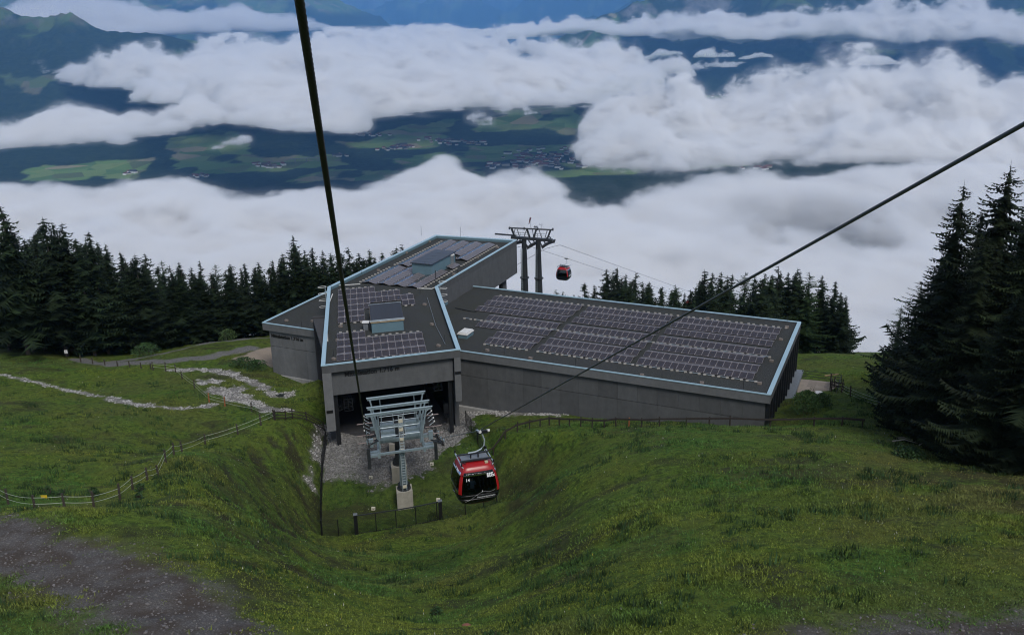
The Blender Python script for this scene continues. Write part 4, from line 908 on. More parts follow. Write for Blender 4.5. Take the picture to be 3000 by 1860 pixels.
# rear arrays: rows run along the building, tents step across it
O = Vector((-20.48, 124.59, 0))-eK*.1
def rear(label, a, b, ks):
    rows = [(2.25*k, [(int(round(s0/.8)), int(round(s1/.8))) for s0, s1 in sp]) for k, sp in ks]
    # panels: u along dK, v across eK ; use -v so that the back with the painted sheen faces left
    T = solar('solar_array', label, (O.x, O.y), dK, eK, -35.42, rows, .8, 2.25, 'solar arrays on the station roofs'); return T
T = rear('array of solar panels before the blue sided roof light at the rear', 0, 0, [(0, [(0, 8.8)]), (1, [(0, 8.8)]), (2, [(0, 6.4)]), (3, [(0, 8.8)])])
blocks_along(T, dK, eK, [(-.35, 0, 11), (9.3, 0, 14)], .8)
T = rear('array of solar panels beside and behind the blue sided roof light', 0, 0, [(0, [(9.6, 25.6)]), (1, [(17.6, 25.6)]), (2, [(17.6, 25.6)]), (3, [(10.4, 12.8), (15.2, 25.6)])])
blocks_along(T, dK, eK, [(-.35, 12, 32), (9.3, 15, 32)], .8)
# ---------------------------------------------------------------- trees
t = NT('spruce_needles'); a = t.attr('col'); oi = t.new('ShaderNodeObjectInfo'); hs = t.new('ShaderNodeHueSaturation')
t.con(a.outputs['Color'], hs.inputs['Color']); t.con(t.math('MULTIPLY_ADD', oi.outputs['Random'], .5, .75), hs.inputs['Value']); t.con(hs.outputs[0], t.b.inputs['Base Color']); t.set(.75, spec=.2); NEEDLE = t.m
BARK = simple_mat('spruce_bark', (.075, .06, .05), .95, var=.3, scale=6)
def crown_mesh(seed, H, Rm, whorls, nb, base_gap, kind='spruce', col=(.012, .0215, .009), seg=.42, wk=.36):
    rs = np.random.RandomState(seed); V = []; Fc = []; C = []; ph = rs.uniform(0, 6.28, 4)
    def tri(a, b, c, k): V.extend((a, b, c)); Fc.append((len(V)-3, len(V)-2, len(V)-1)); C.extend((k, k, k*1.25))
    for w in range(whorls):
        u = (w+rs.uniform(0, .8))/whorls; z0b = H*(base_gap+(1-base_gap)*u)
        L0 = Rm*((1-u)**.72)*(.6+.4*min(1, (u+.04)/.12))+.16
        az0 = rs.uniform(0, 6.28)
        for b_ in range(max(4, int(nb*(1-.45*u)))):
            az = az0+6.283*b_/nb*1.0+rs.uniform(-.35, .35); L = L0*rs.uniform(.5, 1.2)*(1+.22*math.sin(az*2+ph[0]+5*u)+.16*math.sin(az*3+ph[1]-9*u))*(1+.12*math.sin(11*u+ph[2])+.1*math.sin(23*u+ph[3])); 
            if rs.rand() < .08: L *= 1.35
            if rs.rand() < .06: continue
            d = np.array([math.cos(az), math.sin(az)]); s_ = np.array([-d[1], d[0]]); n = max(3, int(L/seg)+1)
            droop = rs.uniform(.28, .55) if kind == 'spruce' else rs.uniform(-.05, .25); lift = rs.uniform(.05, .2)
            z0 = z0b+rs.uniform(-.9, .9)*H/whorls; prev = None; ccol = np.array(col)*rs.uniform(.6, 1.55)
            for i in range(n+1):
                f = i/n; r = L*f; z = z0-droop*L*math.sin(f*1.9)*.8+lift*L*f**3; pnt = np.array([d[0]*r, d[1]*r, z])
                if prev is not None:
                    wd = L*wk*(1-f*.75)*rs.uniform(.45, 1.3)+.3*seg
                    for sg in (-1, 1):
                        e = .5*(prev+pnt)+np.array([s_[0]*wd*sg+d[0]*wd*.6, s_[1]*wd*sg+d[1]*wd*.6, -wd*rs.uniform(.15, .55)])
                        tri(prev, pnt, e, ccol*rs.uniform(.7, 1.35))
                    hg = wd*rs.uniform(.5, 1.1) if kind == 'spruce' else wd*.4
                    tri(prev, pnt, .5*(prev+pnt)+np.array([0, 0, -hg]), ccol*.75)
                prev = pnt
            tri(prev-np.array([s_[0], s_[1], 0])*.06, prev+np.array([s_[0], s_[1], 0])*.06, prev+np.array([d[0]*.22, d[1]*.22, -.02]), ccol)
    for k in range(5):
        a_ = k*1.2566; tri(np.array([math.cos(a_)*.04, math.sin(a_)*.04, H*.97]), np.array([math.cos(a_+1.2)*.04, math.sin(a_+1.2)*.04, H*.97]), np.array([0, 0, H*1.03]), np.array(col))
    me = bpy.data.meshes.new('crown'); me.from_pydata([tuple(p) for p in V], [], Fc)
    at = me.attributes.new('col', 'FLOAT_COLOR', 'POINT'); c = np.ones((len(V), 4), np.float32); c[:, :3] = np.array(C); at.data.foreach_set('color', c.reshape(-1)); me.materials.append(NEEDLE); me.update(); return me
def trunk_mesh(H, r):
    mb = MB(); mb.tube([(0, 0, -.8), (0, 0, H*.3), (.03, 0, H*.7), (0, 0, H*.98)], [r*1.15, r*.8, r*.4, .02], 8); return MB_mesh(mb, 'trunk', [BARK])
KINDS = {}
for i in range(5): KINDS['s%d' % i] = (crown_mesh(10+i, 15, (3.0, 3.3, 2.7, 3.5, 3.1)[i], 44, 11, (.1, .16, .06, .2, .12)[i]), trunk_mesh(15, .2), 15)
for i in range(3): KINDS['b%d' % i] = (crown_mesh(30+i, 22, (4.9, 5.5, 5.1)[i], 80, 15, .03, col=(.012, .0195, .008), seg=.3, wk=.25), trunk_mesh(22, .32), 22)
for i in range(2): KINDS['l%d' % i] = (crown_mesh(40+i, 14, (3.3, 3.9)[i], 50, 12, .04, 'larch', col=(.022, .042, .014), seg=.26, wk=.2), trunk_mesh(14, .2), 14)
def tree(kind, x, y, h, name, label, group=None, rz=0, wide=1.0):
    cm_, tm_, H = KINDS[kind]; s_ = h/H; z = float(gz(x, y))
    T = empty(name, (x, y, z), rz); tag(T, label, 'tree', group); T.scale = (s_*wide, s_*wide, s_)
    link(bpy.data.objects.new('crown', cm_), T); link(bpy.data.objects.new('trunk', tm_), T); return T
random.seed(8)
LEFT_T = [(-69.7, 128.0, 21.4), (-70.5, 131.0, 18.4), (-70.4, 134.0, 17.0), (-65.2, 130.0, 20.4), (-67.0, 136.0, 19.5), (-64.1, 133.0, 19.5), (-61.6, 131.0, 17.5), (-60.9, 134.0, 18.6), (-60.6, 138.0, 16.8), (-60.3, 142.0, 15.2), (-56.0, 137.0, 15.2), (-58.1, 146.0, 14.9), (-57.1, 150.0, 14.0), (-55.1, 152.0, 13.6), (-51.0, 146.0, 12.8), (-53.6, 158.0, 13.9), (-51.7, 160.0, 13.2), (-50.0, 163.0, 13.4), (-46.0, 158.0, 13.1), (-44.4, 161.0, 13.2), (-41.0, 158.0, 13.3), (-39.8, 160.0, 14.7), (-37.1, 158.0, 17.6), (-36.6, 163.0, 15.4), (-34.4, 160.0, 15.6), (-33.9, 166.0, 15.8), (-31.0, 158.0, 14.5), (-29.5, 160.0, 14.6), (-28.9, 164.0, 16.1), (-26.5, 160.0, 14.5), (-24.9, 162.0, 15.5), (-21.3, 172.0, 17.5), (-20.7, 176.0, 19.1)]
RIGHT_T = [(8.5, 172.0, 10.7), (10.0, 175.0, 10.8), (11.8, 172.0, 10.2), (12.9, 160.0, 11.9), (14.2, 156.0, 11.5), (16.4, 156.0, 14.4), (17.9, 160.0, 14.2), (18.0, 154.0, 14.8), (19.2, 152.0, 13.9), (21.9, 160.0, 14.4), (23.8, 156.0, 12.9), (25.3, 152.0, 12.0), (28.3, 156.0, 12.3), (31.3, 158.0, 11.5), (32.7, 154.0, 14.7), (33.2, 150.0, 13.9), (36.1, 156.0, 14.7), (36.5, 150.0, 13.9), (39.9, 155.0, 14.7), (39.9, 149.0, 13.7), (42.4, 152.0, 14.5), (43.5, 148.0, 15.3), (46.4, 152.0, 14.7), (47.2, 150.0, 15.3), (48.3, 147.0, 14.3), (51.1, 149.0, 13.9), (52.3, 146.0, 13.0), (53.4, 144.0, 10.4)]
BIG_T = [(38.9, 80.0, 23.4), (40.0, 75.0, 24.5), (39.8, 70.0, 21.8), (40.8, 90.0, 13.9), (40.1, 85.0, 17.1), (36.8, 71.0, 18.1), (42.5, 98.0, 10.6), (36.1, 64.0, 13.4), (36.8, 62.0, 17.2), (43.9, 86.0, 21.1), (45.9, 82.0, 20.4)]
FILL_T = [(-48.4, 157.0, 9.5), (-26.2, 156.9, 10.4), (-82.3, 147.3, 19.4), (-48.0, 162.5, 12.5), (-53.0, 141.1, 11.5), (-47.7, 145.2, 11.5), (-74.1, 163.1, 16.3), (-45.4, 146.9, 12.1), (-29.8, 151.7, 13.0), (-23.9, 161.5, 14.0), (-24.0, 152.0, 11.8), (-79.5, 163.9, 18.6), (-25.1, 162.3, 13.8), (-57.7, 137.4, 14.4), (-77.0, 141.6, 17.9), (-70.5, 159.7, 15.5), (-65.1, 147.8, 13.8), (-40.1, 160.6, 14.1), (-35.1, 150.9, 13.6), (-74.8, 132.6, 20.5), (-24.4, 152.0, 11.3), (-28.1, 164.0, 13.6), (-63.5, 149.4, 12.1), (-83.3, 157.2, 15.4), (-30.8, 151.6, 10.5), (-76.6, 142.9, 15.8), (-26.9, 152.0, 11.2), (-49.2, 144.1, 11.8), (-66.1, 133.7, 18.7), (-46.0, 165.9, 12.6), (-56.0, 139.3, 12.6), (-32.7, 151.3, 13.0), (-58.3, 160.3, 13.0), (-42.6, 164.2, 11.1), (-35.1, 150.9, 14.1), (-81.3, 160.6, 20.7), (-63.6, 166.0, 11.1), (-22.9, 152.0, 12.8), (-39.1, 150.3, 11.4), (-55.7, 138.6, 13.3), (-24.0, 164.6, 13.0), (-51.5, 142.8, 12.5), (-72.5, 158.4, 15.9), (-66.9, 158.5, 12.3), (-42.7, 154.2, 9.5), (-65.3, 155.7, 14.1), (-58.2, 157.9, 10.9), (-73.6, 164.1, 16.1), (-47.5, 145.5, 10.2), (-72.0, 154.5, 16.5), (-34.0, 153.7, 11.5), (-65.7, 153.5, 12.4), (-32.7, 151.3, 11.5), (-30.8, 155.1, 10.3), (-24.3, 152.0, 12.2), (-80.5, 160.3, 18.2), (-57.8, 155.2, 10.8), (-39.2, 150.3, 9.7), (-50.3, 154.3, 10.9), (-48.7, 158.1, 10.2), (-39.6, 150.2, 11.8), (-59.4, 153.8, 13.2), (-42.7, 153.1, 12.1), (-52.6, 141.2, 13.1), (-73.1, 142.1, 18.1), (-65.5, 133.9, 17.6), (-63.0, 152.4, 12.7), (-76.5, 162.6, 18.4), (-56.5, 140.8, 13.2), (-84.1, 160.1, 17.5), (-49.3, 144.1, 10.9), (-25.3, 159.7, 12.9), (-34.1, 153.5, 13.0), (-77.7, 151.9, 18.2), (-26.3, 164.9, 12.6), (-68.8, 162.3, 15.6), (-79.8, 150.8, 15.6), (-78.6, 153.0, 17.1), (-60.5, 146.1, 13.9), (-74.0, 165.0, 17.4), (-25.7, 163.0, 12.6), (-76.4, 165.3, 17.6), (-56.8, 142.2, 11.0), (-51.9, 142.0, 11.4), (-79.7, 152.8, 17.2), (-71.2, 158.4, 15.0), (-26.7, 158.4, 13.2), (-62.8, 136.4, 14.8), (-68.2, 152.3, 15.9), (-45.4, 152.1, 9.6), (-82.4, 157.6, 17.8), (-49.8, 143.7, 11.5), (-51.3, 147.2, 11.2), (-38.2, 151.7, 13.2), (-68.7, 146.9, 14.5), (-28.7, 151.9, 13.7), (-35.7, 150.8, 14.4), (-41.3, 153.1, 10.6), (-27.2, 152.0, 13.0), (-31.1, 151.5, 13.0), (-32.6, 151.3, 11.5), (-41.3, 150.0, 11.1), (-38.2, 162.9, 16.8), (-55.7, 150.2, 11.5), (-59.4, 136.8, 13.7), (-33.6, 151.2, 13.4), (-34.9, 158.7, 12.4), (-87.6, 156.3, 20.2), (-21.8, 155.5, 14.6), (-31.8, 151.4, 11.9), (-25.1, 155.9, 13.6), (-73.0, 163.1, 18.0), (-45.8, 146.7, 11.5), (-45.2, 147.2, 11.7), (-56.7, 137.8, 14.6), (-51.8, 157.0, 9.4), (-75.2, 146.1, 18.0), (-57.3, 137.7, 12.5), (-77.5, 153.1, 19.3), (-27.4, 152.0, 12.1), (-69.1, 150.3, 17.3), (-37.6, 150.6, 13.0), (-68.4, 144.0, 14.7), (-77.3, 156.0, 18.2), (-82.7, 154.4, 18.9), (-78.8, 151.8, 18.0), (-29.5, 151.8, 12.6), (-34.7, 151.0, 12.2), (-74.8, 136.3, 17.9), (-42.0, 149.5, 11.7), (-23.6, 154.3, 11.5), (-78.2, 152.9, 18.9), (18.8, 145.7, 11.1), (24.3, 147.2, 11.0), (49.5, 154.8, 12.1), (31.0, 160.7, 9.3), (37.2, 152.6, 10.9), (25.0, 138.8, 11.2), (16.2, 137.1, 11.0), (32.8, 158.1, 13.2), (33.1, 161.8, 10.2), (28.6, 149.5, 10.7), (14.5, 140.6, 11.9), (28.6, 161.5, 11.3), (19.4, 144.1, 12.8), (20.8, 142.8, 11.0), (55.4, 155.9, 11.1), (33.4, 163.4, 12.3), (38.7, 144.4, 10.5), (40.3, 140.7, 12.8), (8.8, 142.7, 9.3), (29.9, 164.2, 10.6), (22.9, 149.6, 11.2), (45.1, 156.8, 14.6), (20.3, 155.5, 10.1), (38.8, 148.5, 10.1), (25.4, 137.3, 9.3), (56.3, 151.1, 9.3), (34.3, 163.1, 14.1), (18.1, 137.5, 11.9), (20.8, 137.5, 12.0), (27.6, 151.4, 11.3), (21.5, 139.1, 10.1), (53.7, 153.3, 10.5), (16.7, 136.5, 11.8), (31.9, 152.6, 12.0), (39.9, 157.0, 10.8), (22.7, 149.0, 9.3), (17.4, 139.3, 12.3), (21.5, 139.8, 11.7), (18.2, 138.4, 11.8), (34.0, 143.1, 12.9), (38.1, 137.4, 12.0), (21.3, 146.8, 12.5), (37.5, 162.0, 12.0), (45.2, 152.7, 13.5), (48.9, 155.0, 11.7), (44.7, 156.3, 14.0), (46.0, 147.1, 13.8), (10.5, 140.9, 9.5), (38.9, 144.3, 12.7), (45.2, 152.2, 14.9), (53.8, 163.5, 12.9), (18.9, 148.4, 12.1), (21.8, 136.4, 9.8), (49.9, 157.1, 15.1), (31.5, 141.0, 10.5), (30.0, 148.6, 9.8), (48.8, 163.2, 13.7), (56.0, 153.3, 11.6), (46.4, 148.2, 14.3), (33.6, 161.6, 12.0), (17.6, 144.0, 12.9), (34.2, 146.3, 10.8), (19.1, 146.2, 12.5)]
for i, (x, y, h) in enumerate(LEFT_T):
    lb = {2: None, 22: 'tall slender spruce rising above the forest just left of the near cable', 3: 'tall spruce with a ragged top in the dark forest at the far left'}.get(i)
    if i == 0: lb = 'spruce cut by the left edge of the picture, highest of the left forest'
    if i >= 31: tree('s%d' % (i % 5), x, y, h, 'spruce_tree', 'spruce tip showing over the left roof edge of the tall station block', 'spruce tips behind the station roof', random.uniform(0, 6)); continue
    tree('s%d' % random.randrange(5) if random.random() < .85 else 'l0', x, y, h, 'spruce_tree', lb or 'dark spruce in the front rows of the forest left of the station', None if lb else 'spruces of the left forest', random.uniform(0, 6), random.uniform(.9, 1.1))
for i, (x, y, h) in enumerate(RIGHT_T):
    tree('s%d' % random.randrange(5) if i % 6 else 'l1', x, y, h, 'spruce_tree', 'dark spruce in the row behind the right wing roof', 'spruces behind the right wing', random.uniform(0, 6), random.uniform(.9, 1.15))
BL = ['second tallest spruce at the right edge with bare layered upper branches', 'tallest dark spruce at the right edge of the picture', 'dark spruce cut off by the right edge behind the tallest one', 'lighter feathery larch at the left side of the right tree group', 'full dark spruce between the larch and the tall spruces on the right', 'broad dark spruce in front of the right tree group with low branches',
      'small feathery larch lowest at the far left of the right tree group', 'low dark spruce in the right foreground of the tree group', 'dark spruce standing lowest at the right picture edge', 'dark spruce hidden behind the two tall spruces on the right', 'dark spruce filling the gap between the two tall right spruces']
for i, (x, y, h) in enumerate(BIG_T):
    k = 'l%d' % (i % 2) if i in (3, 6) else 'b%d' % (i % 3)
    tree(k, x, y, h, 'larch_tree' if i in (3, 6) else 'spruce_tree', BL[i], None, random.uniform(0, 6), 1.15 if i in (5, 7) else 1.0)
for i, (x, y, h) in enumerate(FILL_T):
    l_ = x < 0
    tree('s%d' % random.randrange(5), x, y, h, 'spruce_tree', 'dark spruce standing deeper in the forest left of the station' if l_ else 'dark spruce in the rear rows beyond the right wing roof', 'inner spruces of the left forest' if l_ else 'rear spruces beyond the right wing', random.uniform(0, 6), random.uniform(.9, 1.2))

random.seed(31)
for i in range(16):
    x = random.uniform(44, 60); y = random.uniform(58, 92); tree('b%d' % (i % 3), x, y, random.uniform(17, 25), 'spruce_tree', 'dark spruce in the closed wood behind the right tree group', 'spruces of the right wood', random.uniform(0, 6), random.uniform(.95, 1.2))
for i, (x, y, h) in enumerate([(41.5, 78, 15), (43.5, 71, 17), (38.9, 66.5, 12), (41.5, 66, 15), (42.8, 92, 12), (45, 66, 19), (47, 75, 22), (40.2, 84, 13), (39.6, 73.5, 14), (43.0, 62, 15)]):
    tree('b%d' % (i % 3), x, y, h, 'spruce_tree', 'lower dark spruce filling the foot of the right tree group', 'low spruces of the right tree group', random.uniform(0, 6), 1.25)
# ---------------------------------------------------------------- haul ropes
ROPE = simple_mat('steel_rope', (.018, .019, .021), .6, .1, var=.25, scale=30)
ROPE2 = simple_mat('worn_steel_rope', (.2, .23, .25), .4, .6, var=.15, scale=3)
def rope_path(pts):
    return [Vector(p) for p in pts]
def rope(name, label, P, r, fine, mat, mat_far=None, hand=1, rnear=None):
    """P: function s -> point for s in metres along the rope; twisted six-strand section while close, then round"""
    T_ = []
    L = 0.; s_ = fine[0]; V = []; F_ = []; mi = []
    lay = .36; n = 30; step = .016
    prev = None
    while s_ < fine[1]:
        p = P(s_); d = (P(s_+.05)-P(s_-.05)).normalized(); a = d.cross(Vector((0, 0, 1))).normalized(); b = a.cross(d)
        tw = hand*2*math.pi*s_/lay
        for k in range(n):
            t_ = 2*math.pi*k/n; rad = r*(.80+.20*abs(math.cos(3*(t_-tw)))**.7)
            V.append(p+(a*math.cos(t_)+b*math.sin(t_))*rad)
        i = len(V)//n-1
        if i: F_ += [((i-1)*n+k, (i-1)*n+(k+1) % n, i*n+(k+1) % n, i*n+k) for k in range(n)]
        s_ += step; step = min(.03, step*1.0004)
    mi = [0]*len(F_)
    mb = MB(); mb.v = [tuple(v) for v in V]; mb.f = F_; mb.mi = mi
    pts = []; q = fine[1]-.05
    while q < fine[2]: pts.append(P(q)); q += 1.2
    pts.append(P(fine[2])); mb.tube(pts, r*.97, 8, 1)
    o = mb.build(name, [mat, mat_far or mat], smooth=True)
    return tag(o, label, 'cable')
def polyline(pts):
    pts = [Vector(p) for p in pts]; S = [0.]
    for a, b in zip(pts[:-1], pts[1:]): S.append(S[-1]+(b-a).length)
    def P(s_):
        if s_ <= 0: return pts[0]+(pts[1]-pts[0]).normalized()*s_
        for i in range(len(pts)-1):
            if s_ <= S[i+1]: return pts[i].lerp(pts[i+1], (s_-S[i])/(S[i+1]-S[i]))
        return pts[-1]
    return P, S[-1]
lf = lambda y: (-.171-.1692*y, y, 2.476-.5225*y+.00021*y*y)
ys = np.concatenate([np.linspace(-3, 82, 200), []])
Lpts = [lf(y) for y in ys]+[(-14.4, 84.5, -40.25), (-14.9, 87.5, -41.3), (-15.4, 91, -42.1), (-16.0, 95, -42.6), (-18, 107, -43)]
P, L_ = polyline(Lpts); rope('haul_rope', 'thick twisted steel cable falling from the top of the picture to the near support', P, .0245, (0, 34, L_), ROPE, ROPE)
GRIP = Vector((-2.27, 53.85, -25.04)); Nn = Vector((5.17, 9.57, -1.22)); dn = (Nn-GRIP).normalized()
Rpts = [Nn+dn*14, Nn, GRIP, (-7.0, 82.2, -38.9), (-7.45, 85, -40.2), (-7.85, 88, -41.25), (-8.4, 91.5, -42.1), (-9, 95, -42.6), (-11, 107, -43)]
P, L_ = polyline(Rpts); rope('haul_rope', 'twisted steel cable running up to the right edge from the red cabin', P, .0255, (0, 62, L_), simple_mat('bright_steel_rope', (.07, .078, .085), .5, .3, var=.2, scale=30), ROPE2, hand=-1)
dF2 = Vector((.39, .92, -.36))
def far_rope(a, k, kw): 
    pts = [Vector(a)+Vector((.39, .92, 0))*t_+Vector((0, 0, -.36*t_)) for t_ in np.linspace(0, k, 40)]; return pts
FR1 = far_rope((8.9, 165, -40.6), 170, 0); FR2 = far_rope((2.9, 167, -41.0), 150, 0)
for pts_, a_, lb in ((FR1, [(-1.5, 143, -39.6), (6, 158.5, -39.6)], 'upper thin cable leaving the far support towards the trees'), (FR2, [(-8, 147, -39.8), (-.3, 160, -39.9)], 'lower thin cable carrying the small far cabin')):
    o = MB().tube([Vector(q) for q in a_]+pts_, .03, 6).build('haul_rope', ROPE); tag(o, lb, 'cable')
# ---------------------------------------------------------------- near support
LA = Vector((.964, .264, 0)).normalized(); FA = Vector((-.167, .986, 0)).normalized(); UZ = Vector((0, 0, 1))
STL = simple_mat('blue_grey_steel', (.3, .38, .42), .45, .45, var=.15, scale=4); STD = simple_mat('dark_steel', (.05, .056, .062), .5, .5, var=.25, scale=5)
PED = concrete('pedestal_concrete', (.36, .34, .29), 2.); RUB = simple_mat('rubber_wheel', (.02, .02, .02), .7)
def near_tower():
    T = empty('lift_support', (-11.2, 84.8, -47.5)); tag(T, 'galvanised cable car support with a ladder and rope wheels in front of the station mouth', 'cable car tower')
    O_ = Vector((0, 0, 47.5))
    def W(a, f, z): return LA*a+FA*f+Vector((0, 0, z+47.5))
    for i, (f, r0, r1, zt) in enumerate(((0, .42, .27, -41.2), (4.1, .36, .27, -41.6), (8.4, .34, .27, -42.0))):
        hh = (1.55, 2.3, 2.9)[i]; a0 = -.25*(i > 0)
        m_ = MB(); m_.obox(W(a0, f, -47.9+(hh+.8)/2), (LA, FA, UZ), (.8, .8, (hh+.8)/2)); pd = m_.build('concrete_pedestal', PED, T)
        m_ = MB(); m_.tube([W(a0, f, -47.9+hh+.8), W(a0, f, zt)], [r0, r1], 12); pl = m_.build('pole', STL if i == 0 else STD, T)
        m_ = MB(); m_.tube([W(a0, f, -47.9+hh+.8), W(a0, f, -47.9+hh+.95)], r0+.26, 16)
        for k in range(16):
            t_ = k*math.pi/8; q = W(a0, f, 0)+LA*math.cos(t_)*(r0+.13)+FA*math.sin(t_)*(r0+.13); m_.bar((q.x, q.y, hh+.4), (q.x, q.y, hh+.4+.62), .05, .1)
        m_.build('base_flange', STD, T)
    # ladder up the near pole with rungs as pieces
    ld = MB()
    for s_ in (-.2, .2): ld.bar(W(s_+.05, -.62, -46.0), W(s_+.05, -.3, -37.4), .07)
    ld = ld.build('ladder', STEEL, T); rg = None
    for k in range(30):
        z = -45.8+.285*k; f = -.62+.32*(z+46)/8.6
        if rg is None: rg = MB().bar(-LA*.2, LA*.2, .06).build('rung', STEEL, ld); o = rg
        else: o = link(bpy.data.objects.new('rung', rg.data), ld)
        o.location = W(.05, f, z)
    for z in (-38.0, -38.9, -39.9, -41.1, -45.0):
        f = -.72+.32*(z+46)/8.6; MB().obox(W(.05, f, z), (LA, FA, UZ), (.2, .05, .17)).build('number_plate', simple_mat('cream_plate', (.55, .52, .4), .6), T) if z == -38.0 else MB().obox(W(.05, f, z), (LA, FA, UZ), (.19, .05, .14)).build('number_plate', bpy.data.materials['cream_plate'], T)
    # head: three crossbars with slanted legs
    for i, (f, al, ar) in enumerate(((.35, -3.35, 3.3), (1.95, -3.15, 3.15), (4.4, -3.1, 2.95))):
        c0 = -.05; MB().tube([W(al, f, -37.2), W(ar, f, -37.2)], .085, 8).build('crossbar', STL, T); MB().bar(W(al+.1, f+.02, -37.38), W(ar-.1, f+.02, -37.38), .12, .2).build('crossbar_beam', STL, T)
        for sg in (-1, 1): MB().bar(W(sg*2.7+c0, f, -37.45), W(sg*2.0+c0, f, -40.9), .14, .3, up=tuple(FA)).build('slanted_leg', STL, T)
    MB().bar(W(-2.35, -.9, -41.0), W(2.3, -.9, -41.0), .2, .2).build('head_beam', STL, T)
    MB().bar(W(-2.9, 2.4, -41.2), W(2.9, 2.4, -41.2), .3, .35).build('head_beam', STL, T)
    MB().bar(W(-2.9, 6.4, -41.5), W(2.9, 6.4, -41.5), .3, .35).build('head_beam', STL, T)
    for sg in (-1, 1):
        MB().bar(W(sg*2.25, -1.0, -41.2), W(sg*2.2, 8.6, -41.7), .24, .34).build('long_beam', STL, T)
        for f in (-.9, .35): MB().tube([W(sg*2.15, f, -41.0), W(sg*2.1, f, -37.3)], .05, 6).build('upright_pipe', STL, T)
        for f in (1.9, 4.3): MB().tube([W(sg*1.75, f, -41.0), W(sg*1.75, f, -37.3)], .04, 6).build('upright_pipe', STL, T)
        # grated treads of the service stair
        for k, f in enumerate((.9, 2.2, 4.0)):
            MB().obox(W(sg*1.2, f, -40.0-.05*k), (LA, FA, UZ), (.72, .3, .04)).build('grated_tread', STL, T)
            MB().obox(W(sg*1.2, f-.3, -40.16-.05*k), (LA, FA, UZ), (.72, .02, .14)).build('toe_board', STL, T)
        for f in (-.2, .5): MB().obox(W(sg*2.75, f-.6, -41.0-.1*(sg < 0)), (LA, FA, UZ), (.42, .22, .1)).build('side_step', STL, T)
    for f, z in ((.9, -39.1), (1.9, -38.9), (3.2, -38.9), (.2, -39.7)):
        MB().tube([W(-1.95, f, z), W(1.95, f, z-.02)], .035, 6).build('handrail', STEEL, T)
    for f in (1.0, 2.2, 3.6):
        for sg in (-1, 1): MB().tube([W(sg*.55, f, -40.0), W(sg*.55, f, -38.8)], .03, 5).build('handrail_post', STEEL, T)
    for sg in (-1, 1):
        for f, z in ((.2, -40.1), (1.7, -40.0), (5, -40.2)): MB().tube([W(sg*2.6, f, z), W(sg*4.25, f, z)], .055, 6).build('catcher_bar', simple_mat('faded_red_bar', (.25, .2, .19), .6) if sg == -1 and f == .2 else bpy.data.materials['faded_red_bar'], T)
        # wheel train along the rope
        ctr = (-14.45+11.2) if sg < 0 else 3.45
        for k in range(10):
            f = -2.3+1.0*k; y = 84.8+f; z = -40.2+(-.42*(y-84.5) if y < 84.5 else -.42*(y-84.5)+.026*(y-84.5)**2)
            base = Vector((-14.35 if sg < 0 else -7.2, 84.5, 0))+FA*(f+.3); q = Vector((base.x+11.2, base.y-84.8, z+47.5-.24))
            w_ = MB(); w_.tube([q-LA*.07, q+LA*.07], .22, 12); w_.build('rope_wheel', RUB, T)
            if k % 2 == 0: MB().bar(q-LA*sg*.17+FA*-.3+Vector((0, 0, .1)), q-LA*sg*.17+FA*1.25+Vector((0, 0, -.35)), .08, .18).build('wheel_beam', STD, T)
            if k % 3 == 0: MB().bar(q-LA*sg*.2+Vector((0, 0, .05)), q-LA*sg*.95+Vector((0, 0, .35)), .1, .14).build('wheel_arm', STD, T)
            if k % 3 == 1: MB().obox(q+LA*sg*.14+Vector((0, 0, .22)), (LA, FA, UZ), (.06, .18, .14)).build('rope_guard', STL, T)
        q = W(sg*3.25, -2.3, -39.6); MB().bar(q, q+Vector((0, 0, -2.1)), .16, .3).build('train_end', STD, T)
        MB().obox(W(sg*2.95, -.4, -39.9), (LA, FA, UZ), (.22, .16, .42)).build('control_box', STL, T)
        for k in range(5):
            q = W(sg*3.0, 1.2+1.1*k, -39.6-.1*k); MB().tube([q, q+LA*sg*.5+Vector((0, 0, .35))], .035, 5).build('sensor_arm', STEEL, T); MB().obox(q+LA*sg*.5+Vector((0, 0, .38)), (LA, FA, UZ), (.07, .07, .06)).build('sensor', WHITEP, T)
near_tower()
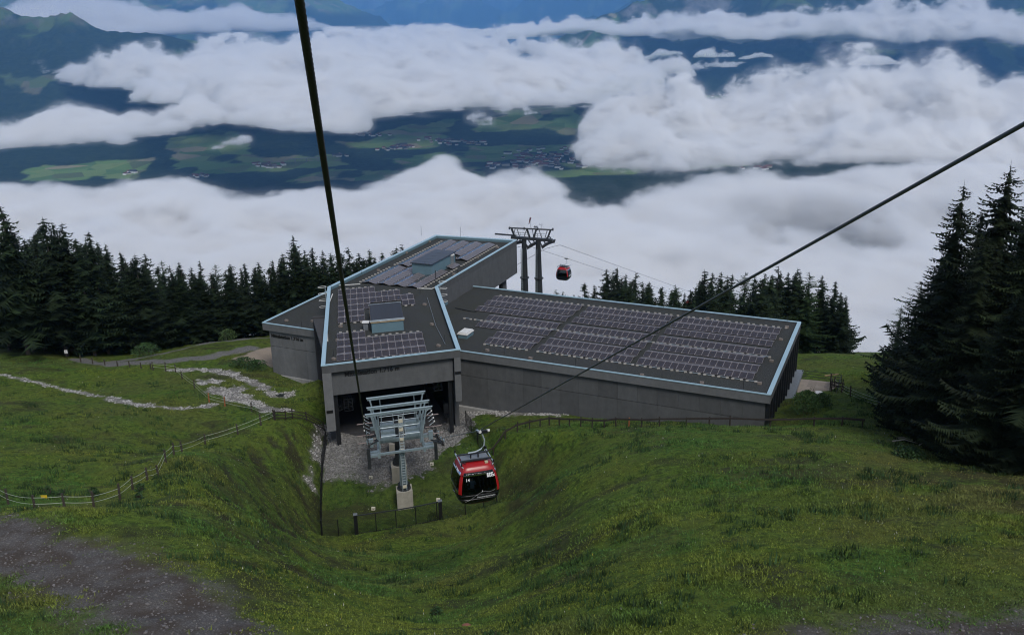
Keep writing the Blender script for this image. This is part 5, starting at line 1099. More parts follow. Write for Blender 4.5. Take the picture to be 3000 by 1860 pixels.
# ---------------------------------------------------------------- far support
def far_tower():
    ex = Vector((.975, -.22, 0)).normalized(); fy = Vector((.39, .92, 0)).normalized(); base = Vector((3.7, 165, 0))
    gzz = float(gz(3.7, 165)); T = empty('lift_support', (base.x, base.y, gzz)); tag(T, 'tall dark cable support on two poles beyond the station with a windsock on top', 'cable car tower')
    def W(a, f, z): q = ex*a+fy*f; return Vector((q.x, q.y, z-gzz))
    S = STD
    for s_ in (-1.3, 1.35):
        MB().tube([W(s_, 0, gzz-2), W(s_, 0, -49), W(s_*.97, 0, -39.4)], [.85, .66, .42], 12).build('pole', S, T)
        for z in (-46.5, -50.5): MB().tube([W(s_, 0, z), W(s_, 0, z-.15)], .85, 14).build('pole_flange', S, T)
        ld = MB()
        for k in (-.17, .17): ld.bar(W(s_-.3+k, -.75, -56), W(s_-.25+k, -.5, -41.0), .05)
        ld = ld.build('ladder', STEEL, T); rg = None
        for k in range(46):
            z = -55.8+.32*k
            if rg is None: rg = MB().bar(-ex*.17, ex*.17, .05).build('rung', STEEL, ld); o = rg
            else: o = link(bpy.data.objects.new('rung', rg.data), ld)
            o.location = W(s_-.28, -.75+.25*(z+56)/15, z)
    MB().tube([W(-3.9, 0, -37.45), W(4.0, 0, -37.6)], .13, 8).build('crossbar', S, T)
    for a in (-3.9, -1.2, 1.25, 4.0): MB().tube([W(a-.1, 0, -37.5), W(a+.1, 0, -37.5)], .25, 8).build('end_cap', S, T)
    for a, b in ((-3.5, -2.9), (-.7, -.2), (1.0, .5), (3.6, 3.0)): MB().bar(W(a, 0, -37.6), W(b, 0, -39.2), .3, .3).build('slanted_leg', S, T)
    for a, b in ((-3.0, -3.4), (-2.7, -2.2), (-.9, -1.4), (.1, .4), (1.3, 1.8), (2.9, 2.4)): MB().tube([W(a, .4, -37.6), W(b, .4, -39.2)], .06, 5).build('brace', S, T)
    MB().bar(W(-6.7, .3, -38.7), W(-2.8, .3, -38.9), .35, .22).build('service_gangway', S, T); MB().bar(W(-3.6, 0, -39.15), W(3.9, 0, -39.5), .9, .4).build('head_beam', S, T)
    for a in np.linspace(-2.6, 2.9, 8):
        MB().tube([W(a, -.4, -39.2), W(a, -.4, -38.2)], .035, 5).build('railing_post', GREYM, T)
    for z in (-38.2, -38.6): MB().tube([W(-2.6, -.4, z), W(-.4, -.4, z)], .035, 5).build('railing', GREYM, T); MB().tube([W(.9, -.4, z-.1), W(2.9, -.4, z-.1)], .035, 5).build('railing', GREYM, T)
    for (ax_, az, sl) in ((3.2, -39.7, .36), (.6, -39.9, .36), (-2.9, -40.0, .36)):
        for k in range(12):
            s_ = -3.5+.62*k; z = az-.05-.03*max(0, s_+1)**1.7
            q = W(ax_, s_*.9, z-.3); MB().tube([q-ex*.08, q+ex*.08], .27, 10).build('rope_wheel', RUB, T)
            if k % 2 == 0: MB().bar(q+fy*-.4+Vector((0, 0, .25)), q+fy*1.0+Vector((0, 0, .1)), .14, .3).build('wheel_beam', S, T)
            if k % 3 == 0: MB().bar(q+Vector((0, 0, .2)), q+Vector((0, 0, 1.0))-ex*(.5 if ax_ > 0 else -.5), .14, .18).build('wheel_arm', S, T)
    q = W(0, 0, -37.5); MB().tube([q, q+Vector((0, 0, 2.0))], .03, 5).build('windsock_mast', GREYM, T)
    MB().tube([q+Vector((0, 0, 2.0)), q+Vector((-.15, 0, 1.6)), q+Vector((-.32, 0, .85))], [.16, .11, .06], 8).build('windsock', simple_mat('dark_red_fabric', (.12, .02, .03), .8), T)
    q = W(1.9, 0, -37.5); MB().tube([q, q+Vector((0, 0, .95))], .03, 5).build('anemometer', GREYM, T)
    for s_ in (-.28, 0, .28): MB().tube([q+Vector((s_*.3, 0, .7)), q+Vector((s_, 0, .75)), q+Vector((s_, 0, 1.05))], .025, 5).build('anemometer_arm', GREYM, T)
    MB().obox(W(.9, 0, -37.15), (ex, fy, UZ), (.3, .15, .14)).build('camera_box', GREYM, T)
far_tower()
# ---------------------------------------------------------------- cabins
RED = simple_mat('red_lacquer', (.34, .010, .012), .3, var=.1, scale=1.5); BLK = simple_mat('black_lacquer', (.006, .006, .007), .22, var=.1)
t = NT('tinted_window'); t.n.remove(t.b); gl = t.new('ShaderNodeBsdfGlossy'); gl.inputs['Roughness'].default_value = .04; tr = t.new('ShaderNodeBsdfTransparent'); tr.inputs[0].default_value = (.16, .19, .19, 1)
mx = t.new('ShaderNodeMixShader'); lw = t.new('ShaderNodeFresnel'); lw.inputs[0].default_value = 1.5; t.con(lw.outputs[0], mx.inputs[0]); t.con(tr.outputs[0], mx.inputs[1]); t.con(gl.outputs[0], mx.inputs[2]); t.con(mx.outputs[0], t.out.inputs[0]); TINT = t.m
WH = simple_mat('white_lettering', (.75, .75, .75), .6, var=.02)
ZS = [0, .12, .35, .7, 1.05, 1.5, 1.95, 2.2, 2.36, 2.44]; WS = [.88, 1.07, 1.22, 1.3, 1.3, 1.23, 1.11, 1.0, .88, .7]; DS = [.86, 1.02, 1.14, 1.22, 1.24, 1.19, 1.08, .96, .84, .64]
def cab_r(z): return np.interp(z, ZS, WS), np.interp(z, ZS, DS)
def sup(th, a, b, e=.36):
    c, s_ = math.cos(th), math.sin(th); return (a*math.copysign(abs(c)**e, c), b*math.copysign(abs(s_)**e, s_))
def make_cabin(first, label, sx, axy, detail=True):
    """axes: x = across, y = towards the hill face; origin at cabin floor centre"""
    T = empty(first, (0, 0, 0)); tag(T, label, 'cable cabin', 'red cabins hanging on the cables')
    NTH = 96; zs = np.concatenate([np.linspace(0, .7, 8), np.linspace(.75, 2.1, 19), np.linspace(2.14, 2.44, 7)])
    body = MB(); fr = MB(); wins = {k: MB() for k in 'fblr'}
    pts = {}
    for i, z in enumerate(zs):
        a, b = cab_r(z)
        for k in range(NTH): x, y = sup(2*math.pi*k/NTH, a, b); pts[i, k] = (x*sx, y*sx, z*sx)
    for i in range(len(zs)-1):
        for k in range(NTH):
            q = [pts[i, k], pts[i, (k+1) % NTH], pts[i+1, (k+1) % NTH], pts[i+1, k]]
            cx = sum(p[0] for p in q)/4/sx; cy_ = sum(p[1] for p in q)/4/sx; cz = sum(p[2] for p in q)/4/sx
            a, b = cab_r(cz); side = None
            front = abs(cy_) > b*.9
            m_ = .84*a if front else .84*b
            inw = .8 < cz < 2.08 and ((front and abs(cx) < .80*a) or (not front and abs(cx) > .9*a and abs(cy_) < .80*b))
            if inw:
                key = ('f' if cy_ < 0 else 'b') if front else ('l' if cx < 0 else 'r'); wins[key].add(q, [(0, 1, 2, 3)])
            else:
                mi = 1 if cz < .62 or (not front and abs(cx) < .87*a) and cz < .62 else 0
                mi = 1 if cz < (.86 if abs(cx) < a*.97 or not front else .8) else 0
                if cz < .1: mi = 2
                body.add(q, [(0, 1, 2, 3)], mi)
    top = len(zs)-1; body.add([pts[top, k] for k in range(NTH)], [tuple(range(NTH))], 0); body.add([pts[0, k] for k in range(NTH)], [tuple(range(NTH))[::-1]], 1)
    bo = body.build('cabin_shell', [RED, BLK, simple_mat('dark_red_lacquer', (.12, .01, .01), .4)], T)
    bm = bmesh.new(); bm.from_mesh(bo.data); bmesh.ops.remove_doubles(bm, verts=bm.verts, dist=1e-4); bm.to_mesh(bo.data); bm.free(); bo.data.polygons.foreach_set('use_smooth', [True]*len(bo.data.polygons))
    for k, w in wins.items():
        o = w.build('window', TINT, T, smooth=True); bm = bmesh.new(); bm.from_mesh(o.data); bmesh.ops.remove_doubles(bm, verts=bm.verts, dist=1e-4); bm.to_mesh(o.data); bm.free()
    S = lambda *p: tuple(c*sx for c in p)
    fl_ = MB(); fl_.box(S(-.95, -1.0, .34), S(.95, 1.0, .4)); fl_.build('floor', BLK, T)
    for sg in (-1, 1):
        MB().box(S(-.95, sg*.98-.12, .42), S(.95, sg*.62+.1*sg, .78)).build('bench', BLK, T)
        MB().tube([S(sg*.86, -.92, 2.40), S(sg*.94, -.92, 2.5), S(sg*.94, .92, 2.5), S(sg*.86, .92, 2.40)], .035*sx, 6).build('roof_rail', STEEL, T)
        for f in (-.9, .9): MB().tube([S(sg*.94, f, 2.5), S(sg*.94, f, 2.68)], .045*sx, 8).build('roof_bumper', DARKM, T)
        MB().tube([S(sg*1.17, -.5, 1.0), S(sg*1.26, -.5, .75), S(sg*1.3, .1, .55)], .035*sx, 6).build('ski_rack_bar', GREYM, T)
        MB().bar(S(sg*.05+sg*1.16, -.02, .55), S(sg*.03+sg*1.05, -.02, 2.05), .03*sx, .05*sx).build('door_seam', BLK, T)
    for f in (-.42, .42): MB().bar(S(-.94, f, 2.57), S(.94, f, 2.57), .1*sx, .08*sx).build('roof_crossbar', STD, T)
    MB().obox(S(0, 0, 2.52), ((1, 0, 0), (0, 1, 0), (0, 0, 1)), S(.8, .34, .03)).build('roof_plate', GREYM, T)
    MB().box(S(.48, -.72, 2.40), S(.66, -.55, 2.50)).build('roof_lamp', simple_mat('cream_lamp', (.5, .46, .3), .6), T)
    for s_ in (-.22, .22): MB().bar(S(s_, -.1, 2.55), S(s_, -.1, 2.82), .07*sx).build('hanger_foot', DARKM, T)
    # curved hanger arm in the across plane, grip on the rope
    H_ = 4.15
    pts_ = [S(-.35, 0, 2.84), S(.1, 0, 2.86), S(.42, 0, 2.98), S(.62, 0, 3.2), S(.66, 0, 3.5), S(.55, 0, 3.85), S(.5, 0, 4.05)]
    MB().tube(pts_, .045*sx, 8).build('hanger_arm', STEEL, T)
    g_ = MB().bar(S(.2, 0, 4.05), S(.85, 0, 4.08), .16*sx, .18*sx).build('grip', DARKM, T)
    MB().bar(S(.3, -.45, 4.28), S(.3, .4, 4.02), .12*sx, .1*sx).build('grip_lever', STEEL, g_); MB().tube([S(.8, 0, 4.1), S(.98, 0, 4.1)], .08*sx, 10).build('grip_roller', WHITEP, g_)
    MB().tube([S(.3, -.5, 4.3), S(.3, -.36, 4.3)], .09*sx, 10).build('grip_roller', WHITEP, g_)
    return T
def on_face(z, x, sx, out=.012):
    a, b = cab_r(z); th = math.acos(min(1, abs(x)/a)**(1/.36)) if abs(x) < a else 0; return -(b*abs(math.sin(th))**.36)*sx-out*sx
SXC = 1.08
cab = make_cabin('gondola_cabin', 'red and black cable car cabin with number 14 and passengers, in front of the support', SXC, None)
def lay(o, sx, z0=None):
    """bend flat lettering (x across, z up) onto the curved front pane"""
    for v in o.data.vertices: v.co.y += on_face(v.co.z/sx, v.co.x/sx, sx)
def face_text(body, size, x, z, sp=1.0, bold=.002, shear=0):
    o = text_obj('lettering', body, WH, size*SXC, (x*SXC, 0, z*SXC), (1, 0, 0), (0, -1, 0), cab, .003, bold=bold, spacing=sp); lay(o, SXC); return o
face_text('14', .25, -.80, 1.62, bold=.004); face_text('INNS\u2019', .15, .47, 1.86, bold=.009); face_text('BRUCK', .15, .47, 1.74, bold=.009); face_text('Patscherkofelbahn', .14, -.16, .52, 1.05)
ridge = [(-.86, .32), (-.7, .38), (-.5, .5), (-.35, .62), (-.2, .72), (0, .84), (.1, .88), (.16, .9), (.3, .9), (.45, .86), (.6, .83), (.66, .86), (.78, .88), (.9, .93)]
m_ = MB()
for (a, b) in zip(ridge[:-1], ridge[1:]):
    n_ = 4
    for i in range(n_):
        p = [a[0]+(b[0]-a[0])*i/n_, a[1]+(b[1]-a[1])*i/n_]; q = [a[0]+(b[0]-a[0])*(i+1)/n_, a[1]+(b[1]-a[1])*(i+1)/n_]; h_ = .0045
        m_.add([(p[0]*SXC, on_face(p[1], p[0], SXC), (p[1]-h_)*SXC), (q[0]*SXC, on_face(q[1], q[0], SXC), (q[1]-h_)*SXC), (q[0]*SXC, on_face(q[1], q[0], SXC), (q[1]+h_)*SXC), (p[0]*SXC, on_face(p[1], p[0], SXC), (p[1]+h_)*SXC)], [(0, 1, 2, 3)])
for dx in (-.03, .0, .03):
    m_.add([((.13+dx*.5)*SXC, on_face(.9, .13, SXC, .014), .9*SXC), ((.17+dx*.5)*SXC, on_face(.9, .17, SXC, .014), .9*SXC), (.155*SXC, on_face(1.0, .155, SXC, .014), 1.03*SXC)], [(0, 1, 2)])
m_.build('mountain_outline', WH, cab)
# passengers ---------------------------------------------------
SKIN = simple_mat('skin', (.42, .26, .19), .6, var=.05)
def person(label, top_c, leg_c, hair_c, loc, rz, lean=0., arm=0.):
    J = {'pelvis': (0, 0, .08, .15), 'waist': (0, lean*.4, .3, .125), 'chest': (0, lean, .5, .15), 'neck': (0, lean*1.2, .64, .055), 'head0': (0, lean*1.25-.02, .74, .08), 'head': (0, lean*1.3-.03, .83, .105), 'crown_': (0, lean*1.3-.01, .92, .07)}
    E_ = [('pelvis', 'waist'), ('waist', 'chest'), ('chest', 'neck'), ('neck', 'head0'), ('head0', 'head'), ('head', 'crown_')]
    for n_, s_ in (('l', -1), ('r', 1)):
        J[n_+'hip'] = (s_*.1, -.02, .06, .095); J[n_+'knee'] = (s_*.13, -.46, .08, .065); J[n_+'ank'] = (s_*.13, -.46, -.34, .045); J[n_+'toe'] = (s_*.14, -.62, -.39, .035)
        J[n_+'sh'] = (s_*.19, lean, .56, .065); J[n_+'el'] = (s_*.26, lean-.1, .3, .047); J[n_+'wr'] = (s_*.17, lean-.32, .2+arm, .033); J[n_+'ha'] = (s_*.13, lean-.4, .18+arm, .035)
        E_ += [('pelvis', n_+'hip'), (n_+'hip', n_+'knee'), (n_+'knee', n_+'ank'), (n_+'ank', n_+'toe'), ('chest', n_+'sh'), (n_+'sh', n_+'el'), (n_+'el', n_+'wr'), (n_+'wr', n_+'ha')]
    names = list(J); me = bpy.data.meshes.new('person'); me.from_pydata([J[k][:3] for k in names], [(names.index(a), names.index(b)) for a, b in E_], [])
    o = bpy.data.objects.new('person', me); COL.objects.link(o); sk = o.modifiers.new('s', 'SKIN'); sk.use_smooth_shade = True
    for k, v in zip(names, me.skin_vertices[0].data): v.radius = (J[k][3], J[k][3]*.85)
    me.skin_vertices[0].data[0].use_root = True; ss = o.modifiers.new('d', 'SUBSURF'); ss.levels = 2; ss.render_levels = 2
    bpy.context.view_layer.update(); m2 = bpy.data.meshes.new_from_object(o.evaluated_get(bpy.context.evaluated_depsgraph_get())); bpy.data.objects.remove(o)
    mats = [simple_mat('top_cloth', top_c, .8, var=.15), simple_mat('trouser_cloth', leg_c, .8, var=.15), SKIN]
    m2.materials.clear(); [m2.materials.append(q) for q in mats]
    for p in m2.polygons:
        c = p.center; p.material_index = 2 if c.z > .64 or (abs(c.y-(lean-.4)) < .06 and c.z > .12 and c.z < .4+arm and abs(c.x) < .2) else (1 if c.z < .14 or c.y < -.25 and c.z < .17 else 0)
    m2.name = 'person'; o = link(bpy.data.objects.new('person', m2)); tag(o, label, 'person', 'passengers in the red cabin')
    # hair, nose and eyes
    hc = Vector((0, lean*1.3-.02, .86)); hb = MB(); v, f = ico()
    hb.add([hc+Vector((x*.112, .028+y*.11, .035+z*.105)) for x, y, z in v], f.tolist()); hb.build('hair', simple_mat('hair', hair_c, .7), o, True)
    nb = MB(); nb.add([hc+Vector((0, -.115, -.02)), hc+Vector((-.016, -.09, -.03)), hc+Vector((.016, -.09, -.03)), hc+Vector((0, -.088, .02))], [(0, 1, 2), (0, 2, 3), (0, 3, 1)]); nb.build('nose', SKIN, o)
    for s_ in (-1, 1): MB().obox(hc+Vector((s_*.035, -.097, .012)), ((1, 0, 0), (0, 1, 0), (0, 0, 1)), (.011, .006, .006)).build('eye', BLACKP, o)
    MB().obox(hc+Vector((0, -.096, -.06)), ((1, 0, 0), (0, 1, 0), (0, 0, 1)), (.022, .005, .004)).build('mouth', simple_mat('lip', (.3, .1, .09), .6), o)
    o.location = loc; o.rotation_euler = (0, 0, rz); return o
CROT = math.atan2(LA.y, LA.x)
def place_cabin(c, grip, rz):
    off = Matrix.Rotation(rz, 3, 'Z') @ Vector((.3*SXC, 0, 4.17*SXC)); c.location = Vector(grip)-off; c.rotation_euler = (0, 0, rz)
place_cabin(cab, GRIP+Vector((0, 0, .02)), CROT)
for (x, y, rz, tc, lc, hc_, lb, ln, arm) in ((-.62, .66, 0, (.3, .32, .36), (.03, .03, .05), (.03, .02, .015), 'person in a light grey top seated at the left of the red cabin', -.02, 0),
        (-.12, .7, 0, (.33, .62, .02), (.04, .04, .06), (.05, .03, .02), 'person in a bright lime green top seated in the red cabin', -.05, .08),
        (.38, .7, .2, (.12, .1, .11), (.05, .06, .1), (.02, .015, .01), 'person in a dark top seated right of the one in lime green', -.03, .05),
        (.78, .62, .3, (.22, .2, .06), (.03, .03, .03), (.12, .07, .04), 'person in an olive yellow top seated at the right of the red cabin', -.04, 0),
        (-.35, -.72, math.pi, (.17, .24, .38), (.02, .03, .06), (.06, .04, .02), 'person in a blue top seated with the back to the front window', -.02, 0)):
    q = Matrix.Rotation(CROT, 3, 'Z') @ Vector((x*SXC, y*SXC, .82*SXC)); person(lb, tc, lc, hc_, cab.location+q, CROT+rz, ln, arm)
cabs = []
def dup_cabin(label, grip, rz):
    c = copy_tree(cab)
    for ch in list(c.children):
        if ch.name.startswith(('lettering', 'mountain')): bpy.data.objects.remove(ch)
    c['label'] = label; place_cabin(c, grip, rz); return c
kk = 21.; g = Vector((2.9, 167, -41.0))+Vector((.39, .92, 0))*kk+Vector((0, 0, -.36*kk))
dup_cabin('small red and black cabin hanging beyond the station against the fog', g, math.atan2(-.39, .92))
kk = 113.; g = Vector((9.4, 165, -41.6))+Vector((.39, .92, 0))*kk+Vector((0, 0, -.36*kk))
dup_cabin('tiny red cabin half hidden by the spruces behind the right wing', g, math.atan2(-.39, .92))
# ---------------------------------------------------------------- fences and small things
FW = simple_mat('weathered_wood', (.03, .024, .02), .9, var=.3, scale=6); FW2 = simple_mat('grey_brown_post', (.05, .04, .032), .9, var=.3, scale=6); ORW = simple_mat('orange_brown_post', (.28, .1, .035), .8, var=.2)
TAPE = simple_mat('white_fence_tape', (.5, .54, .45), .7, var=.08); YEL = simple_mat('yellow_plate', (.6, .42, .02), .5)
MESHM = None
def G(x, y): return float(gz(x, y))
def post(T, x, y, h, w, mat, tilt=(0, 0), name='post', base=None):
    z = G(x, y) if base is None else base; L_ = T.location
    p0 = Vector((x, y, z-.25))-L_; p1 = Vector((x+tilt[0]*h, y+tilt[1]*h, z+h))-L_
    return MB().tube([p0, p1], [w/2, w/2*.85], 7).build(name, mat, T)
def tape_fence(label, P, h, strands, group=None, mats=None, hs=None):
    T = empty('tape_fence', (P[0][0], P[0][1], G(*P[0]))); tag(T, label, 'fence', group); random.seed(len(P))
    tops = []
    for i, (x, y) in enumerate(P):
        ti = (random.uniform(-.06, .06), random.uniform(-.04, .04)); post(T, x, y, h*random.uniform(.95, 1.15), .18, ORW if mats and i in mats else FW2, ti); tops.append((x, y, G(x, y), ti))
    for s_ in strands:
        for (a, b) in zip(tops[:-1], tops[1:]):
            pa = Vector((a[0]+a[3][0]*s_, a[1]+a[3][1]*s_-.06, a[2]+s_))-T.location; pb = Vector((b[0]+b[3][0]*s_, b[1]+b[3][1]*s_-.06, b[2]+s_))-T.location
            pts = [pa.lerp(pb, k/5)-Vector((0, 0, .10*math.sin(math.pi*k/5)*min(1, (pb-pa).length/6))) for k in range(6)]; mb = MB()
            for u, v in zip(pts[:-1], pts[1:]): mb.bar(u, v, .01, .026)
            mb.build('tape', TAPE, T)
    return T
FENCE_A = [(-40.6, 64.9), (-35.4, 58.8), (-31.2, 54.6), (-29.6, 55.2), (-28.2, 56.2), (-27.6, 58.8), (-27.6, 61.0), (-27.9, 64.4), (-28.7, 68.4), (-29.1, 71.2), (-29.6, 74.4), (-31.4, 81.0), (-31.3, 87.0), (-28.6, 89.3), (-26.6, 91.0), (-25.6, 92.5)]
TA = tape_fence('pasture fence of wooden posts and two white tapes curving down the left meadow', FENCE_A, 1.15, (.95, .5))
q = Vector((-30.6, 54.8, G(-30.6, 54.8)+.98))-TA.location; MB().obox(q, ((1, 0, 0), (0, 1, 0), (0, 0, 1)), (.2, .012, .1)).build('warning_plate', YEL, TA)
tape_fence('pasture fence with white tapes along the limestone rubble left of the station', [(-25.6, 92.8), (-29.8, 98.8), (-33.4, 100.8), (-35.7, 102.4), (-39.1, 107.6), (-42.3, 112.6), (-44.1, 115.4), (-45.6, 116.0), (-47.4, 116.5)], 1.1, (.9, .5), mats=(2, 3))
tape_fence('row of short posts at the edge of the gravel path at far left', [(-47.9, 117.0), (-49.6, 118.0), (-51.5, 118.9), (-53.6, 120.0), (-56, 121.5), (-58.5, 123.4), (-61, 125.2)], .85, ())
tape_fence('pasture fence with three pale tapes on the meadow right of the terrace', [(39.7, 108.2), (38.9, 103.5), (38.4, 99.3), (38.9, 92.5), (39.8, 88.0)], 1.2, (1.0, .65, .3))
def rail_fence(label, P, h, rails, w=.1, mats=None, low=1.0, posts_extra=None, rail_w=.12, group=None):
    T = empty('wooden_fence', (P[0][0], P[0][1], G(*P[0]))); tag(T, label, 'fence', group); random.seed(3+len(P))
    for i, (x, y) in enumerate(P): post(T, x, y, h*random.uniform(.95, 1.22), w*random.uniform(.85, 1.25), ORW if mats and i in mats else FW, (random.uniform(-.05, .05), random.uniform(-.05, .05)))
    for r_ in rails:
        for (a, b) in zip(P[:-1], P[1:]):
            pa = Vector((a[0], a[1]-.1, G(*a)+r_))-T.location; pb = Vector((b[0], b[1]-.1, G(*b)+r_))-T.location; d = (pb-pa).normalized()*.12
            MB().bar(pa-d, pb+d, .06, rail_w*random.uniform(.8, 1.1)).build('rail', FW, T)
    return T
rail_fence('short dark wooden rail fence between the pasture and the left station column', [(-25.4, 92.3), (-24.6, 93.4), (-24.2, 94.8), (-23.0, 96.2), (-21.4, 97.2)], 1.15, (1.0, .65, .3), .13, rail_w=.09)
WR = [(-3.2, 90.6), (-2.3, 90.9), (-1.0, 91.3), (.3, 91.5), (1.6, 91.6), (2.7, 91.2), (3.7, 90.8), (4.7, 90.2), (5.7, 89.5), (6.8, 88.7), (7.9, 88.0), (9.1, 87.3), (10.2, 86.7), (11.4, 86.1), (12.6, 85.6), (14.3, 85.0), (16.8, 84.3), (18.9, 83.8), (20.8, 83.3), (24.4, 82.2), (28.2, 81.2), (30.6, 80.6), (32.4, 80.2)]
rail_fence('long weathered wooden rail fence along the bank in front of the right wing', WR, .95, (.86,), .15, mats=(13,), rail_w=.19)
# black mesh fence round the hollow
def mesh_panel(T, a, b, ha, hb, name='wire_mesh'):
    """woven wire as thin bars"""
    a = Vector(a); b = Vector(b); L_ = (b-a).length; mb = MB(); n = int(L_/.09); k_ = int(ha/.14)
    for i in range(n+1): p = a.lerp(b, i/max(1, n)); mb.bar(p, p+Vector((0, 0, ha+(hb-ha)*i/max(1, n))), .009)
    for j in range(k_+1): z = ha*j/k_; mb.bar(a+Vector((0, 0, z)), b+Vector((0, 0, z*hb/ha)), .011)
    o = mb.build(name, BLACKP, T); o['kind'] = 'stuff'; return o
def mesh_fence(label, P, h, gate=None, posts=None, thick=None):
    T = empty('mesh_fence', (P[0][0], P[0][1], G(*P[0]))); tag(T, label, 'fence')
    for i, (x, y) in enumerate(P):
        z = G(x, y); big = thick and i in thick
        c = Vector((x, y, z+h/2-.1))-T.location; MB().obox(c, (LA, FA, UZ), ((.17, .17, h/2+.25) if big else (.045, .045, h/2+.15))).build('post', BLACKP, T)
        if big: MB().obox(c+Vector((0, 0, h/2+.27)), (LA, FA, UZ), (.2, .2, .03)).build('post_cap', GREYM, T)
    for i, ((x0, y0), (x1, y1)) in enumerate(zip(P[:-1], P[1:])):
        a = Vector((x0, y0, G(x0, y0)+.06))-T.location; b = Vector((x1, y1, G(x1, y1)+.06))-T.location
        mesh_panel(T, a, b, h-.1, h-.1)
        if gate and i in gate: MB().bar(a+Vector((0, 0, h-.05)), b+Vector((0, 0, h-.05)), .09, .09).build('top_rail', STD, T); MB().bar(a+Vector((0, 0, .03)), b+Vector((0, 0, .03)), .08, .08).build('bottom_rail', BLACKP, T)
    return T
LFP = [(-18.5, 78.9), (-18.9, 80.8), (-19.3, 83.0), (-19.7, 85.2), (-20.0, 87.4), (-20.25, 89.6), (-20.35, 91.8), (-20.5, 93.6)]
mesh_fence('black wire mesh fence along the left side of the hollow below the station', LFP, 1.9)
FFP = [(-18.4, 78.75), (-16.6, 79.3), (-15.2, 79.0), (-11.95, 79.85), (-8.6, 80.8), (-5.25, 81.7), (-3.0, 82.5), (-1.7, 83.1)]
FFP = [(-18.4, 78.75), (-16.9, 78.9), (-15.2, 79.0), (-13.4, 79.55), (-11.55, 80.1), (-9.7, 80.65), (-7.7, 81.2), (-7.35, 81.3), (-5.0, 82.2), (-3.2, 82.9), (-1.9, 83.4)]
mesh_fence('black metal gate and mesh fence closing the front of the hollow', FFP, 2.0, gate=(2, 3, 4, 5, 6), thick=(2, 7))
RFP = [(-1.9, 83.6), (-2.2, 87.2), (-3.2, 90.4), (-4.0, 93.0), (-4.8, 95.8), (-5.5, 98.4)]
mesh_fence('black wire mesh fence along the right side of the hollow behind the cabin', RFP, 1.8)
# small numbered marker boards in the hollow
MKB = simple_mat('cream_board', (.55, .52, .42), .7, var=.08)
for (x, y, lb) in ((-15.1, 88.6, 'cream marker board left of the support, the one nearer the gravel'), (-14.3, 84.0, 'cream marker board left of the support, nearest the black gate'), (-8.8, 90.0, 'cream marker board right of the support, the one nearer the gravel'), (-7.9, 85.5, 'cream marker board right of the support, close to the hanging cabin')):
    T = empty('marker_board', (x, y, G(x, y)), -.05); tag(T, lb, 'marker', 'marker boards in the hollow')
    MB().box((-.19, -.12, .02), (.19, .12, .3)).build('board', MKB, T); MB().box((-.04, -.128, .1), (.04, -.121, .22)).build('dark_mark', BLACKP, T)
# terrace -----------------------------------------------------
TZ = -45.35
TE = MB().prism(TERRACE, -48, TZ).build('terrace', concrete('terrace_paving', (.3, .26, .22), 1.), None); tag(TE, 'pale paved terrace behind the glazed end of the right wing', 'terrace'); TE['kind'] = 'structure'
pv = None; a0 = Vector((34.6, 104.8, TZ)); ux = Vector((.905, -.425, 0)); vy = Vector((.425, .905, 0))
for i in range(4):
    for j in range(6):
        if pv is None: pv = MB().obox((0, 0, .02), (ux, vy, UZ), (.49, .49, .02)).build('paving_slab', bpy.data.materials['terrace_paving'], TE); o = pv
        else: o = link(bpy.data.objects.new('paving_slab', pv.data), TE)
        o.location = a0+ux*(.55+1.0*i)+vy*(.45+1.0*j)
TB = empty('terrace_table', (36.6, 104.6, TZ+.04)); tag(TB, 'small round white table on the terrace behind the right wing', 'table')
MB().tube([(0, 0, .72), (0, 0, .76)], .5, 20).build('table_top', WHITEP, TB); MB().tube([(0, 0, 0), (0, 0, .72)], .04, 8).build('table_leg', DARKM, TB); MB().tube([(0, 0, 0), (0, 0, .03)], .25, 14).build('table_base', DARKM, TB)
RT = empty('terrace_railing', (38.0, 103.0, TZ)); tag(RT, 'black metal railing along the outer edge of the terrace', 'railing')
RP = [Vector((38.0, 102.8, 0)), Vector((39.0, 105.2, 0)), Vector((40.0, 107.5, 0)), Vector((40.9, 109.2, 0)), Vector((36.5, 111.0, 0))]
for p in RP: q = p-Vector((38.0, 103.0, 0)); MB().bar(q, q+Vector((0, 0, 1.1)), .06).build('railing_post', DARKM, RT)
for a, b in zip(RP[:-1], RP[1:]):
    for z in (.4, .75, 1.1): MB().bar(a-Vector((38., 103., -z)), b-Vector((38., 103., -z)), .045).build('railing_bar', DARKM, RT)
rail_fence('dark wooden corner fence beside the terrace', [(38.2, 105.0), (39.3, 104.2), (38.9, 107.3), (39.6, 109.2)], 1.5, (1.1, .7), .16)
# lattice of cut timber lying beside the terrace fence
o = MB().bar((38.9, 109.6, -45.6+1.15), (40.7, 109.9, -45.6+1.2), .12, .14).build('timber_beam', WOOD); tag(o, 'pale timber beam leaning on the fence behind the terrace', 'timber'); o.location.z = 0
